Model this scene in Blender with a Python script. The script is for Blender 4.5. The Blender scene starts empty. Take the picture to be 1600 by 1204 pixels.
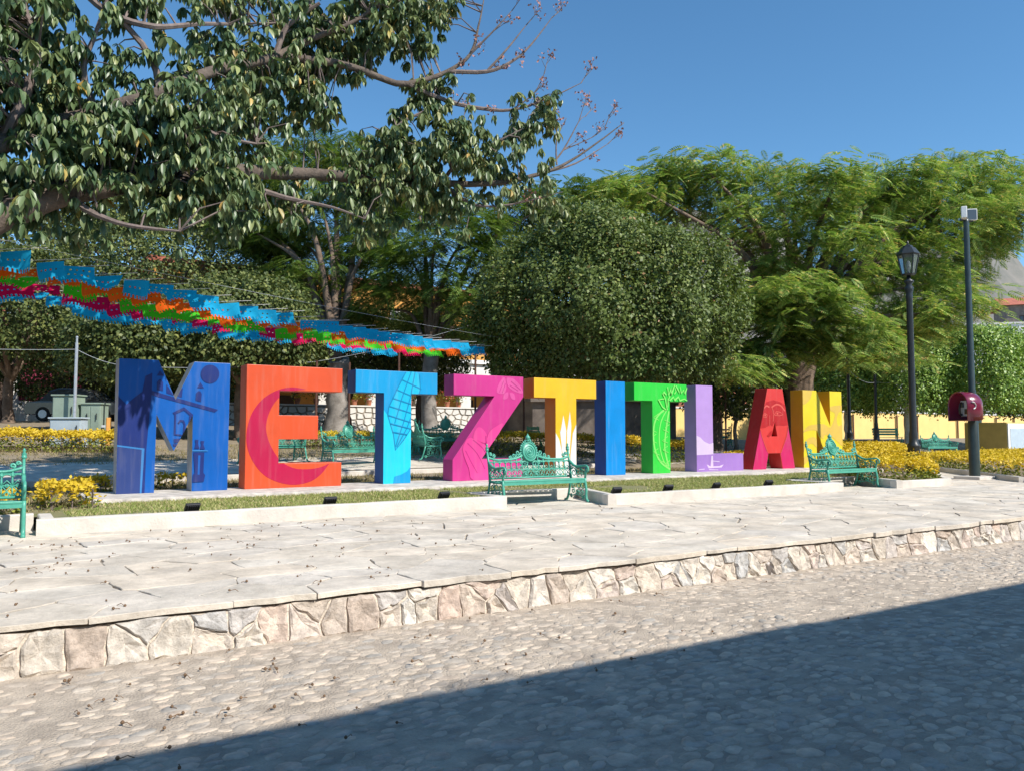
import bpy, bmesh, math, random
import numpy as np
from mathutils import Vector, Matrix
from mathutils.geometry import tessellate_polygon

# ------------------------------------------------------------------ camera, sky, sun, exposure
sc = bpy.context.scene
COL = sc.collection
R = math.radians
random.seed(7)
RNG = np.random.default_rng(11)

cam_d = bpy.data.cameras.new('camera'); cam = bpy.data.objects.new('camera', cam_d); COL.objects.link(cam)
cam_d.sensor_fit = 'HORIZONTAL'; cam_d.sensor_width = 36.0; cam_d.lens = 36.0*1232/1600
cam_d.clip_start = 0.05; cam_d.clip_end = 6000
cam.location = (0, 0, 1.6)
cam.rotation_euler = (R(90+3.39), 0, R(56.8-90))
sc.camera = cam

SUN_EL, SUN_OFF = 44.0, 20.0                       # elevation; degrees right of straight-behind
to_sun = Vector((math.sin(R(SUN_OFF))*math.cos(R(SUN_EL)), -math.cos(R(SUN_OFF))*math.cos(R(SUN_EL)), math.sin(R(SUN_EL))))
w = bpy.data.worlds.new('World'); sc.world = w; w.use_nodes = True
wn = w.node_tree.nodes; wl = w.node_tree.links
sky = wn.new('ShaderNodeTexSky'); sky.sky_type = 'NISHITA'; sky.sun_disc = False
sky.sun_elevation = R(SUN_EL); sky.sun_rotation = math.atan2(to_sun.x, to_sun.y)
sky.altitude = 1300; sky.air_density = 1.1; sky.dust_density = 0.0; sky.ozone_density = 4.0
bg = wn['Background']; bg.inputs['Strength'].default_value = 0.128
hs_ = wn.new('ShaderNodeHueSaturation'); hs_.inputs['Saturation'].default_value = 1.14; hs_.inputs['Hue'].default_value = .492
wl.new(sky.outputs['Color'], hs_.inputs['Color']); wl.new(hs_.outputs['Color'], bg.inputs['Color'])
sun_d = bpy.data.lights.new('sun', 'SUN'); sun_d.energy = 4.6; sun_d.angle = R(0.55); sun_d.color = (1.0, 0.945, 0.86)
sun = bpy.data.objects.new('sun', sun_d); COL.objects.link(sun)
sun.rotation_euler = to_sun.to_track_quat('Z', 'Y').to_euler(); sun.location = (5, -10, 30)
sc.view_settings.view_transform = 'Standard'; sc.view_settings.look = 'None'
sc.view_settings.exposure = 0.48; sc.view_settings.gamma = 1.0; sc.view_settings.use_curve_mapping = False
sc.render.engine = 'CYCLES'
sc.cycles.max_bounces = 6; sc.cycles.diffuse_bounces = 3; sc.cycles.transparent_max_bounces = 8

# ------------------------------------------------------------------ materials
def lin(c):
    return tuple(((v/255)/12.92 if v/255 <= .04045 else (((v/255)+.055)/1.055)**2.4) for v in c)
def new_mat(name):
    m = bpy.data.materials.new(name); m.use_nodes = True
    n = m.node_tree.nodes; l = m.node_tree.links
    return m, n, l, n['Principled BSDF']
def c4(c): return (c[0], c[1], c[2], 1)
def mat(name, col, rough=.6, var=.15, scale=4.0, bump=0.0, bscale=40.0, metallic=0.0, col2=None, objrand=0.0, detail=6, spec=.5, coat=0.0):
    """plain procedural surface: two tones mixed by noise, optional bump and per-object tint"""
    m, n, l, p = new_mat(name)
    geo = n.new('ShaderNodeNewGeometry')
    nz = n.new('ShaderNodeTexNoise'); nz.inputs['Scale'].default_value = scale; nz.inputs['Detail'].default_value = detail
    nz.inputs['Roughness'].default_value = .65
    l.new(geo.outputs['Position'], nz.inputs['Vector'])
    ramp = n.new('ShaderNodeValToRGB')
    ca = col2 if col2 else tuple(v*(1-var) for v in col)
    cb = col if col2 else tuple(min(1, v*(1+var)) for v in col)
    ramp.color_ramp.elements[0].position = .35; ramp.color_ramp.elements[1].position = .65
    ramp.color_ramp.elements[0].color = c4(ca); ramp.color_ramp.elements[1].color = c4(cb)
    l.new(nz.outputs['Fac'], ramp.inputs['Fac'])
    out = ramp.outputs['Color']
    if objrand > 0:
        oi = n.new('ShaderNodeObjectInfo'); hsv = n.new('ShaderNodeHueSaturation')
        mr = n.new('ShaderNodeMapRange'); mr.inputs['To Min'].default_value = 1-objrand; mr.inputs['To Max'].default_value = 1+objrand*.7
        l.new(oi.outputs['Random'], mr.inputs['Value']); l.new(mr.outputs['Result'], hsv.inputs['Value']); l.new(out, hsv.inputs['Color'])
        out = hsv.outputs['Color']
    l.new(out, p.inputs['Base Color'])
    p.inputs['Roughness'].default_value = rough; p.inputs['Metallic'].default_value = metallic
    p.inputs['Specular IOR Level'].default_value = spec; p.inputs['Coat Weight'].default_value = coat
    if bump > 0:
        nb = n.new('ShaderNodeTexNoise'); nb.inputs['Scale'].default_value = bscale; nb.inputs['Detail'].default_value = 8
        l.new(geo.outputs['Position'], nb.inputs['Vector'])
        bp = n.new('ShaderNodeBump'); bp.inputs['Strength'].default_value = bump; bp.inputs['Distance'].default_value = .02
        l.new(nb.outputs['Fac'], bp.inputs['Height']); l.new(bp.outputs['Normal'], p.inputs['Normal'])
    return m
def leaf_mat(name, cols, rough=.45, trans=.25, spec=.4):
    """leaves: every leaf (mesh island) takes its own tone; some light passes through"""
    m, n, l, p = new_mat(name)
    geo = n.new('ShaderNodeNewGeometry'); ramp = n.new('ShaderNodeValToRGB')
    while len(ramp.color_ramp.elements) < len(cols): ramp.color_ramp.elements.new(.5)
    for e, (pos, c) in zip(ramp.color_ramp.elements, cols): e.position = pos; e.color = c4(c)
    l.new(geo.outputs['Random Per Island'], ramp.inputs['Fac'])
    l.new(ramp.outputs['Color'], p.inputs['Base Color']); p.inputs['Roughness'].default_value = rough
    p.inputs['Specular IOR Level'].default_value = spec
    tr = n.new('ShaderNodeBsdfTranslucent'); mx = n.new('ShaderNodeMixShader'); mx.inputs['Fac'].default_value = trans
    hs = n.new('ShaderNodeHueSaturation'); hs.inputs['Saturation'].default_value = 1.15; hs.inputs['Value'].default_value = 1.2
    l.new(ramp.outputs['Color'], hs.inputs['Color']); l.new(hs.outputs['Color'], tr.inputs['Color'])
    l.new(p.outputs['BSDF'], mx.inputs[1]); l.new(tr.outputs['BSDF'], mx.inputs[2])
    l.new(mx.outputs['Shader'], n['Material Output'].inputs['Surface'])
    return m
def stone_mat(name, cols, bump=.5, bscale=25, rough=.85, patch=3.0, objrand=.18):
    """weathered stone: object-random tint from a list plus blotches and pits"""
    m, n, l, p = new_mat(name)
    geo = n.new('ShaderNodeNewGeometry'); oi = n.new('ShaderNodeObjectInfo')
    ramp = n.new('ShaderNodeValToRGB'); ramp.color_ramp.interpolation = 'LINEAR'
    while len(ramp.color_ramp.elements) < len(cols): ramp.color_ramp.elements.new(.5)
    for i, (e, c) in enumerate(zip(ramp.color_ramp.elements, cols)): e.position = i/max(1, len(cols)-1); e.color = c4(c)
    ad = n.new('ShaderNodeMath'); ad.operation = 'ADD'; l.new(oi.outputs['Random'], ad.inputs[0]); l.new(geo.outputs['Random Per Island'], ad.inputs[1])
    fr = n.new('ShaderNodeMath'); fr.operation = 'FRACT'; l.new(ad.outputs[0], fr.inputs[0])
    l.new(fr.outputs[0], ramp.inputs['Fac'])
    nz = n.new('ShaderNodeTexNoise'); nz.inputs['Scale'].default_value = patch; nz.inputs['Detail'].default_value = 9; nz.inputs['Roughness'].default_value = .7
    l.new(geo.outputs['Position'], nz.inputs['Vector'])
    mr = n.new('ShaderNodeMapRange'); mr.inputs['From Min'].default_value = .3; mr.inputs['From Max'].default_value = .7
    mr.inputs['To Min'].default_value = 1-objrand*1.4; mr.inputs['To Max'].default_value = 1+objrand
    l.new(nz.outputs['Fac'], mr.inputs['Value'])
    hs = n.new('ShaderNodeHueSaturation'); l.new(mr.outputs['Result'], hs.inputs['Value']); l.new(ramp.outputs['Color'], hs.inputs['Color'])
    l.new(hs.outputs['Color'], p.inputs['Base Color']); p.inputs['Roughness'].default_value = rough; p.inputs['Specular IOR Level'].default_value = .25
    nb = n.new('ShaderNodeTexNoise'); nb.inputs['Scale'].default_value = bscale; nb.inputs['Detail'].default_value = 10; nb.inputs['Roughness'].default_value = .7
    l.new(geo.outputs['Position'], nb.inputs['Vector'])
    bp = n.new('ShaderNodeBump'); bp.inputs['Strength'].default_value = bump; bp.inputs['Distance'].default_value = .03
    l.new(nb.outputs['Fac'], bp.inputs['Height']); l.new(bp.outputs['Normal'], p.inputs['Normal'])
    return m
def paint(name, srgb, rough=.34, k=.66):
    c = tuple(min(.82, v*k) for v in lin(srgb))
    m = mat(name, c, rough, .07, 1.5, .05, 2.2, spec=.4, detail=9)
    n, l, p = m.node_tree.nodes, m.node_tree.links, m.node_tree.nodes['Principled BSDF']
    src = p.inputs['Base Color'].links[0].from_socket
    geo = n.new('ShaderNodeNewGeometry'); mp = n.new('ShaderNodeMapping'); mp.inputs['Scale'].default_value = (9, 9, .8)      # rain streaks and dust
    nz = n.new('ShaderNodeTexNoise'); nz.inputs['Scale'].default_value = 1.6; nz.inputs['Detail'].default_value = 8
    l.new(geo.outputs['Position'], mp.inputs['Vector']); l.new(mp.outputs['Vector'], nz.inputs['Vector'])
    mr = n.new('ShaderNodeMapRange'); mr.inputs['From Min'].default_value = .52; mr.inputs['From Max'].default_value = .8; mr.inputs['To Max'].default_value = .10
    l.new(nz.outputs['Fac'], mr.inputs['Value'])
    mx = n.new('ShaderNodeMixRGB'); mx.inputs['Color2'].default_value = (.42, .37, .31, 1); l.new(mr.outputs['Result'], mx.inputs['Fac']); l.new(src, mx.inputs['Color1']); l.new(mx.outputs['Color'], p.inputs['Base Color'])
    rr = n.new('ShaderNodeMapRange'); rr.inputs['To Min'].default_value = rough-.08; rr.inputs['To Max'].default_value = rough+.25; l.new(nz.outputs['Fac'], rr.inputs['Value']); l.new(rr.outputs['Result'], p.inputs['Roughness'])
    return m

M = {}
M['mortar'] = mat('street_mortar', (.56, .47, .37), .95, .2, 3.5, 1.0, 60, col2=(.33, .275, .22))
M['cobble'] = stone_mat('cobble_stone', [(.49, .42, .34), (.58, .485, .385), (.39, .36, .32), (.62, .52, .41), (.43, .375, .315), (.53, .435, .345)], .4, 45, .5, 7, .28)
M['slab'] = stone_mat('paving_flagstone', [(.63, .555, .455), (.60, .545, .475), (.67, .58, .47), (.57, .505, .42), (.64, .58, .495)], .55, 22, .8, 2.2, .26)
M['slab_joint'] = mat('paving_joint', (.32, .275, .225), .95, .3, 3, .8, 50)
M['wallstone'] = stone_mat('kerb_wall_stone', [(.63, .55, .46), (.50, .41, .34), (.70, .65, .57), (.57, .50, .42), (.50, .49, .47), (.60, .47, .39), (.72, .68, .61)], 1.0, 16, .9, 11, .34)
M['wallmortar'] = mat('kerb_wall_mortar', (.62, .54, .45), .95, .2, 6, .9, 40)
M['concrete'] = mat('planter_concrete', (.58, .535, .475), .9, .14, 2.5, .35, 30, detail=10)
M['plinth'] = mat('plinth_concrete', (.50, .46, .41), .9, .3, 5, .8, 18, detail=10)
M['soil'] = mat('dry_soil', (.30, .235, .17), .95, .3, 3, .8, 25, col2=(.20, .17, .11))
M['lawn'] = mat('lawn_soil', (.24, .21, .11), .95, .3, 2.2, .8, 40, col2=(.15, .165, .06))
M['grass'] = leaf_mat('grass_blade', [(0, (0.176, 0.243, 0.054)), (.35, (0.284, 0.351, 0.095)), (.7, (0.446, 0.419, 0.176)), (1, (0.634, 0.540, 0.297))], .7, .25, .2)
M['dry_grass'] = leaf_mat('dry_grass_blade', [(0, (.14, .14, .05)), (.5, (.30, .25, .12)), (1, (.42, .34, .2))], .8, .2, .2)
M['bark'] = mat('grey_bark', (.15, .115, .09), .9, .35, 6, 1.0, 22, col2=(.085, .065, .052))
M['bark_pale'] = mat('pale_bark', (.33, .30, .27), .85, .3, 3, .6, 18, col2=(.17, .15, .13))
M['bark_dark'] = mat('brown_bark', (.15, .105, .075), .9, .35, 5, 1.0, 14)
M['limewash'] = mat('limewashed_bark', (.66, .64, .60), .9, .15, 5, .5, 20)
M['twig'] = mat('twig_bark', (.17, .13, .115), .9, .25, 10, .3, 40)
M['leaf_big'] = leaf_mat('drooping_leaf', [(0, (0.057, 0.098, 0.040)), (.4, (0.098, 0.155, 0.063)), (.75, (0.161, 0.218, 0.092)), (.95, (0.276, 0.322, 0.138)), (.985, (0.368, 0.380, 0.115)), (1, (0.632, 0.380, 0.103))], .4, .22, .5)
M['leaf_big_sunlit'] = leaf_mat('sunlit_tone_drooping_leaf', [(0, (.11, .155, .06)), (.5, (.165, .215, .085)), (.94, (.26, .29, .12)), (1, (.52, .33, .10))], .42, .25, .45)  # paler copy for the sun-side clusters, sunlight put into the leaf colour
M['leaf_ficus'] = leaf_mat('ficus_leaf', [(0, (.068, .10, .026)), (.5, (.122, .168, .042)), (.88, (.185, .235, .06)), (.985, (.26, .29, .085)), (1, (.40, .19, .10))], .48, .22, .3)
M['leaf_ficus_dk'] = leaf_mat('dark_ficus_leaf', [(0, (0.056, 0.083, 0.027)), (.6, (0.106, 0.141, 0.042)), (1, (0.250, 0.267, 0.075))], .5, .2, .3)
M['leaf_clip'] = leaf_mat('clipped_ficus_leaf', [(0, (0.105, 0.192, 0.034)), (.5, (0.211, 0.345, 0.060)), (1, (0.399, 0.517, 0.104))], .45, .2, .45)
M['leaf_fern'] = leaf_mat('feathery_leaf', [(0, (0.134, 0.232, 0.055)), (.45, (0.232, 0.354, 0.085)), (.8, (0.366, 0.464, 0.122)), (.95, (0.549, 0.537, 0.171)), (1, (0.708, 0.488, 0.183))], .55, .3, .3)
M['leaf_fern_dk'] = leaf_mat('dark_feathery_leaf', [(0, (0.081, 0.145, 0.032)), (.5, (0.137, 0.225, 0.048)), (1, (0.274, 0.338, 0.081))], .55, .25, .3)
M['leaf_gold'] = leaf_mat('golden_leaf', [(0, (.52, .36, .02)), (.5, (.66, .47, .03)), (1, (.74, .56, .06))], .5, .25, .3)
M['leaf_hedge'] = leaf_mat('hedge_leaf', [(0, (0.078, 0.111, 0.019)), (.6, (0.169, 0.208, 0.033)), (1, (0.390, 0.377, 0.052))], .5, .2, .3)
M['flower_red'] = leaf_mat('red_petal', [(0, (.5, .05, .05)), (.5, (.65, .15, .10)), (1, (.75, .35, .3))], .6, .2, .2)
M['bud'] = mat('dry_bud', (.35, .17, .13), .8, .2, 10)
M['litter'] = mat('dried_flower', (.17, .105, .06), .9, .3, 30)
M['iron'] = mat('turquoise_iron_paint', (.085, .37, .27), .38, .16, 7, .15, 60, col2=(.06, .30, .22))
M['green_wood'] = mat('green_wood_paint', (.06, .30, .17), .45, .15, 6)
M['black_iron'] = mat('black_iron_paint', (.022, .026, .028), .4, .2, 8, .1, 40)
M['pole_green'] = mat('dark_green_pole_paint', (.03, .045, .043), .35, .2, 6)
M['galv'] = mat('galvanised_steel', (.55, .57, .6), .4, .1, 8, metallic=.6)
M['grey_metal'] = mat('grey_painted_metal', (.45, .48, .50), .5, .1, 4)
M['cab_green'] = mat('sage_green_metal', (.27, .34, .27), .5, .08, 3)
M['cab_blue'] = mat('pale_blue_metal', (.42, .50, .56), .5, .08, 3)
M['black'] = mat('black_plastic', (.02, .02, .022), .5, .1, 8)
M['rust'] = mat('rust_brown_iron', (.10, .045, .03), .7, .2, 8)
M['car_paint'] = mat('dark_grey_car_paint', (.07, .075, .08), .25, .1, 2, coat=.6)
M['rubber'] = mat('tyre_rubber', (.02, .02, .02), .85, .1, 10)
M['hood'] = mat('maroon_fibreglass', (.16, .012, .035), .22, .12, 3, spec=.6, coat=.4)
M['white'] = mat('white_paint', (.78, .77, .74), .7, .06, 2, .1, 20)
M['offwhite'] = mat('white_limewash', (.70, .67, .62), .85, .12, 1.5, .25, 15)
M['orange_wall'] = mat('orange_plaster', (.62, .30, .07), .85, .1, 1.2, .2, 15)
M['maroon'] = mat('maroon_plaster', (.22, .02, .055), .8, .12, 1.2)
M['brick_red'] = mat('brown_red_plaster', (.30, .11, .06), .85, .15, 1.5)
M['yellow_wall'] = mat('yellow_plaster', (.80, .55, .20), .85, .07, 1.0, .15, 12)
M['ochre_wall'] = mat('ochre_plaster', (.52, .37, .11), .85, .1, 1.5)
M['grey_wall'] = mat('stained_plaster', (.30, .25, .21), .9, .3, 1.4, .3, 10, col2=(.16, .13, .115), detail=10)
M['tile'] = mat('red_roof_tile', (.42, .13, .08), .85, .2, 3)
M['hill'] = mat('dry_hillside', (.20, .185, .165), .95, .35, .02, .9, .08, col2=(.12, .125, .11), detail=12)
M['shade_in'] = mat('dim_interior', (.05, .04, .04), .9, .1, 3)
M['wood_dark'] = mat('dark_timber', (.06, .035, .022), .7, .2, 6)
M['terracotta'] = mat('terracotta', (.42, .16, .09), .8, .15, 6)
def glass_mat(name, tint, rough=.08, tr=.75):
    m, n, l, p = new_mat(name)
    nz = n.new('ShaderNodeTexNoise'); nz.inputs['Scale'].default_value = 3
    mr = n.new('ShaderNodeMapRange'); mr.inputs['To Min'].default_value = rough; mr.inputs['To Max'].default_value = rough+.15
    l.new(nz.outputs['Fac'], mr.inputs['Value']); l.new(mr.outputs['Result'], p.inputs['Roughness'])
    p.inputs['Base Color'].default_value = c4(tint); p.inputs['Transmission Weight'].default_value = tr
    return m
M['glass'] = glass_mat('lantern_glass', (.45, .52, .50), .12, .9)
M['pane'] = glass_mat('window_glass', (.08, .10, .12), .08, .1)
PAINT = {'m_base': (4, 104, 200), 'm_dark': (34, 56, 132), 'm_mid': (54, 76, 142), 'm_light': (62, 142, 214),
 'e_base': (246, 96, 52), 'e_dark': (208, 28, 82), 't_base': (18, 172, 236), 't_light': (40, 226, 255), 't_cob': (26, 206, 250), 't_line': (14, 148, 206),
 'z_base': (226, 62, 152), 'z_light': (240, 96, 172), 'z_leaf': (252, 78, 164), 'z_line': (206, 48, 140), 'y_base': (255, 206, 46), 'w_white': (250, 248, 244),
 'i_base': (6, 154, 236), 'g_base': (56, 226, 72), 'g_light': (150, 252, 120), 'l_base': (204, 164, 234), 'l_dark': (178, 136, 216), 'l_light': (240, 216, 250),
 'a_base': (238, 66, 62), 'a_dark': (204, 32, 38), 'a_pink': (226, 40, 112), 'a_light': (244, 104, 92), 'n_base': (255, 232, 48), 'n_dark': (246, 208, 92)}
for k_, c_ in PAINT.items(): M[k_] = paint('letter_paint_'+k_, c_)
M['t_side'] = paint('letter_side_blue', (12, 96, 176)); M['i_side'] = paint('letter_side_navy', (24, 84, 176))
M['y_side'] = paint('letter_side_orange', (240, 140, 48)); M['n_side'] = paint('letter_side_gold', (248, 190, 40)); M['m_side'] = mat('letter_side_bare', (.42, .42, .44), .3, .2, 4)
for k_, c_ in {'pp_blue': (40, 178, 226), 'pp_orange': (250, 112, 36), 'pp_green': (84, 214, 56), 'pp_pink': (226, 30, 92)}.items():
    cc = tuple(v*.95 for v in lin(c_)); M[k_] = leaf_mat('tissue_'+k_, [(0, cc), (1, tuple(v*1.02 for v in cc))], .8, .4, .1)

# ------------------------------------------------------------------ mesh helpers
def T(x, y):
    """height of the park ground behind the promenade"""
    base = .48 if x < 19.1 else .36
    y0 = 17.5 + max(0, x-12)*.15
    s = .075 + .0025*max(0, min(60, x)-12)
    z = base + max(0, y-y0)*s
    return min(z, (2.1 if x < 8 else max(1.6, 2.1-(x-8)*.1)) if x < 25 else max(1.15, 1.6-(x-25)*.045))
def obj(name, me, m=None, parent=None, loc=None):
    o = bpy.data.objects.new(name, me); COL.objects.link(o)
    if m is not None and not me.materials:
        for q in (m if isinstance(m, (list, tuple)) else [m]): me.materials.append(q)
    if parent: o.parent = parent
    if loc: o.location = loc
    return o
def tag(o, label, cat, group=None):
    o['label'] = label; o['category'] = cat
    if group: o['group'] = group
    return o
def thing(name, label, cat, loc=(0, 0, 0), rz=0, group=None):
    o = bpy.data.objects.new(name, None); COL.objects.link(o); o.empty_display_size = .2
    o.location = loc; o.rotation_euler = (0, 0, rz)
    return tag(o, label, cat, group)
def copy_tree(o, parent=None):
    c = o.copy(); COL.objects.link(c)
    if parent: c.parent = parent
    for ch in list(o.children): copy_tree(ch, c)
    return c
class MB:
    def __init__(s): s.v = []; s.f = []
    def add(s, vs, fs):
        b = len(s.v); s.v += [tuple(q) for q in vs]; s.f += [tuple(i+b for i in f) for f in fs]; return s
    def box(s, x0, x1, y0, y1, z0, z1):
        return s.add([(x0,y0,z0),(x1,y0,z0),(x1,y1,z0),(x0,y1,z0),(x0,y0,z1),(x1,y0,z1),(x1,y1,z1),(x0,y1,z1)],
                     [(0,3,2,1),(4,5,6,7),(0,1,5,4),(1,2,6,5),(2,3,7,6),(3,0,4,7)])
    def frustum(s, c, a, b, z0, z1, n=4, rot=math.pi/4):
        vs = []
        for z, r in ((z0, a), (z1, b)):
            for i in range(n):
                t = rot+2*math.pi*i/n; vs.append((c[0]+r*math.cos(t), c[1]+r*math.sin(t), z))
        return s.add(vs, [tuple(range(n))[::-1], tuple(range(n, 2*n))]+[(i, (i+1) % n, n+(i+1) % n, n+i) for i in range(n)])
    def lathe(s, prof, c=(0, 0, 0), n=12):
        vs = []; fs = []
        for r, z in prof:
            for i in range(n):
                t = 2*math.pi*i/n; vs.append((c[0]+r*math.cos(t), c[1]+r*math.sin(t), c[2]+z))
        k = len(prof)
        for j in range(k-1):
            for i in range(n): fs.append((j*n+i, j*n+(i+1) % n, (j+1)*n+(i+1) % n, (j+1)*n+i))
        fs.append(tuple(range(n))[::-1]); fs.append(tuple(range((k-1)*n, k*n)))
        return s.add(vs, fs)
    def tube(s, pts, r, n=5, r1=None, radii=None, closed=False, flat=1.0):
        pts = [Vector(p) for p in pts]; k = len(pts); vs = []; fs = []
        prev = None
        for i, p in enumerate(pts):
            a = pts[i-1] if (i > 0 or closed) else p; b = pts[(i+1) % k] if (i < k-1 or closed) else p
            d = (b-a); d = d.normalized() if d.length > 1e-9 else Vector((0, 0, 1))
            if prev is None:
                u = d.cross(Vector((0, 0, 1)));
                if u.length < .15: u = d.cross(Vector((1, 0, 0)))
            else: u = prev - d*prev.dot(d)
            u.normalize(); prev = u; q = d.cross(u)
            rr = radii[i] if radii else (r if r1 is None else r+(r1-r)*i/(k-1))
            for j in range(n):
                t = 2*math.pi*j/n; vs.append(p+u*rr*math.cos(t)+q*rr*flat*math.sin(t))
        m_ = k if closed else k-1
        for i in range(m_):
            for j in range(n):
                fs.append((i*n+j, i*n+(j+1) % n, ((i+1) % k)*n+(j+1) % n, ((i+1) % k)*n+j))
        if not closed: fs.append(tuple(range(n))[::-1]); fs.append(tuple(range((k-1)*n, k*n)))
        return s.add(vs, fs)
    def ball(s, c, r, n=8, m=5, sz=1.0):
        return s.lathe([(max(.02*r, r*math.sin(math.pi*i/m)), -r*sz*math.cos(math.pi*i/m)) for i in range(m+1)], c, n)
    def prism(s, poly, y0, y1, axis='y'):
        """poly in (x,z) pushed along y, or (x,y) pushed along z"""
        n = len(poly); A = [(p[0], y0, p[1]) if axis == 'y' else (p[0], p[1], y0) for p in poly]; B = [(p[0], y1, p[1]) if axis == 'y' else (p[0], p[1], y1) for p in poly]
        return s.add(A+B, [tuple(range(n)), tuple(range(n, 2*n))[::-1]]+[(i, n+i, n+(i+1) % n, (i+1) % n) for i in range(n)])
    def mesh(s, name, smooth=False):
        me = bpy.data.meshes.new(name); me.from_pydata(s.v, [], s.f); me.validate(); 
        bm = bmesh.new(); bm.from_mesh(me); bmesh.ops.recalc_face_normals(bm, faces=bm.faces); bm.to_mesh(me); bm.free()
        if smooth: me.shade_smooth()
        me.update(); return me
    def build(s, name, m, parent=None, loc=None, smooth=False):
        return obj(name, s.mesh(name, smooth), m, parent, loc)
def struct(name, mb, m, smooth=False):
    o = mb.build(name, m, None, None, smooth); o['kind'] = 'structure'; return o
def bevel(o, wdt=.01, seg=2):
    b = o.modifiers.new('bevel', 'BEVEL'); b.width = wdt; b.segments = seg; b.limit_method = 'ANGLE'; b.angle_limit = R(35); return o

def np_mesh(name, V, quads, mats, mat_idx=None, smooth=False):
    me = bpy.data.meshes.new(name); n = len(V); q = len(quads); k = quads.shape[1]
    me.vertices.add(n); me.vertices.foreach_set('co', V.astype(np.float32).ravel())
    me.loops.add(q*k); me.loops.foreach_set('vertex_index', quads.astype(np.int32).ravel())
    me.polygons.add(q); me.polygons.foreach_set('loop_start', np.arange(0, q*k, k, dtype=np.int32))
    me.polygons.foreach_set('loop_total', np.full(q, k, dtype=np.int32))
    for m in mats: me.materials.append(m)
    if mat_idx is not None: me.polygons.foreach_set('material_index', mat_idx.astype(np.int32))
    me.update(calc_edges=True); return me
def frames(dirs, ups):
    d = dirs/np.maximum(1e-9, np.linalg.norm(dirs, axis=1, keepdims=True))
    s = np.cross(d, ups); s /= np.maximum(1e-9, np.linalg.norm(s, axis=1, keepdims=True))
    u = np.cross(s, d); return d, s, u
def scatter(tv, tq, pos, dirs, ups, scale):
    """copies of a small template (tv: x across, y along, z up) at many places"""
    d, s, u = frames(dirs, ups); N = len(pos); K = len(tv)
    sc_ = np.asarray(scale).reshape(-1, 1, 1)
    V = pos[:, None, :] + sc_*(tv[None, :, 0:1]*s[:, None, :] + tv[None, :, 1:2]*d[:, None, :] + tv[None, :, 2:3]*u[:, None, :])
    Q = tq[None, :, :] + (np.arange(N)*K)[:, None, None]
    return V.reshape(-1, 3), Q.reshape(-1, tq.shape[1])
def unit(n):
    v = RNG.normal(size=(n, 3)); return v/np.linalg.norm(v, axis=1, keepdims=True)
LEAF_V = np.array([(0, 0, 0), (.26, .42, .07), (0, 1, 0), (-.26, .42, .07)]); LEAF_Q = np.array([(0, 1, 2, 3)])
LEAF2_V = np.array([(0, 0, 0), (.17, .3, .05), (.15, .68, .03), (0, 1, -.10), (-.15, .68, .03), (-.17, .3, .05), (0, .34, 0), (0, .7, -.03)])
LEAF2_Q = np.array([(0, 1, 6, 6), (1, 2, 7, 6), (2, 3, 7, 7), (0, 6, 5, 5), (6, 7, 4, 5), (7, 3, 4, 4)])
LEAF2_Q = np.array([(0, 1, 2, 7), (2, 3, 4, 7), (7, 4, 5, 0)])   # three facets, enough to fold along the midrib
def frond_template(pairs=9, L=1.0):
    vs = []; qs = []
    for i in range(pairs):
        t = .12+.86*i/(pairs-1); y = t*L; z = -.22*t*t
        ln = .30*math.sin(math.pi*(.18+.74*t))+.03; wd = .075
        for sg in (-1, 1):
            b = len(vs); dx, dy = sg*.86, .5
            vs += [(0, y-wd*.5, z), (dx*ln*.5-dy*wd*.2*sg, y+dy*ln*.5-wd*.7, z+.01), (dx*ln, y+dy*ln, z-.10*ln), (dx*ln*.5, y+dy*ln*.5+wd*.7, z+.01)]
            qs.append((b, b+1, b+2, b+3))
    b = len(vs); vs += [(-.008, 0, 0), (.008, 0, 0), (.004, L, -.22), (-.004, L, -.22)]; qs.append((b, b+1, b+2, b+3))
    return np.array(vs), np.array(qs)
def vnoise(p, seed=0):
    """cheap smooth noise from summed sines"""
    r = np.random.default_rng(seed); o = np.zeros(len(p))
    for k in range(7):
        a = r.normal(size=3)*(1+.45*k); o += np.sin(p@a + r.uniform(0, 6.28))/(1+.3*k)
    return o/3
def clip_half(poly, px, py, nx, ny):
    out = []
    for i in range(len(poly)):
        a = poly[i]; b = poly[(i+1) % len(poly)]
        da = (a[0]-px)*nx+(a[1]-py)*ny; db = (b[0]-px)*nx+(b[1]-py)*ny
        if da <= 0: out.append(a)
        if (da < 0 < db) or (db < 0 < da):
            t = da/(da-db); out.append((a[0]+(b[0]-a[0])*t, a[1]+(b[1]-a[1])*t))
    return out
def voronoi(pts, x0, x1, y0, y1, sx=1.0, sy=1.0):
    """cells of scattered points inside a rectangle; sx, sy stretch the cells"""
    P = np.array(pts); out = []
    Q = P/np.array([sx, sy])
    for i in range(len(P)):
        d = np.linalg.norm(Q-Q[i], axis=1); nb = np.argsort(d)[1:19]
        poly = [(x0/sx, y0/sy), (x1/sx, y0/sy), (x1/sx, y1/sy), (x0/sx, y1/sy)]
        for j in nb:
            mx, my = (Q[i]+Q[j])/2; nx, ny = Q[j]-Q[i]
            poly = clip_half(poly, mx, my, nx, ny)
            if len(poly) < 3: break
        if len(poly) >= 3: out.append([(a*sx, b*sy) for a, b in poly])
    return out
def shrink(poly, gap):
    cx = sum(p[0] for p in poly)/len(poly); cy = sum(p[1] for p in poly)/len(poly); res = []
    for x, y in poly:
        d = math.hypot(x-cx, y-cy); k = max(.3, 1-gap/max(d, 1e-6)); res.append((cx+(x-cx)*k, cy+(y-cy)*k))
    return res, (cx, cy)
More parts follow.
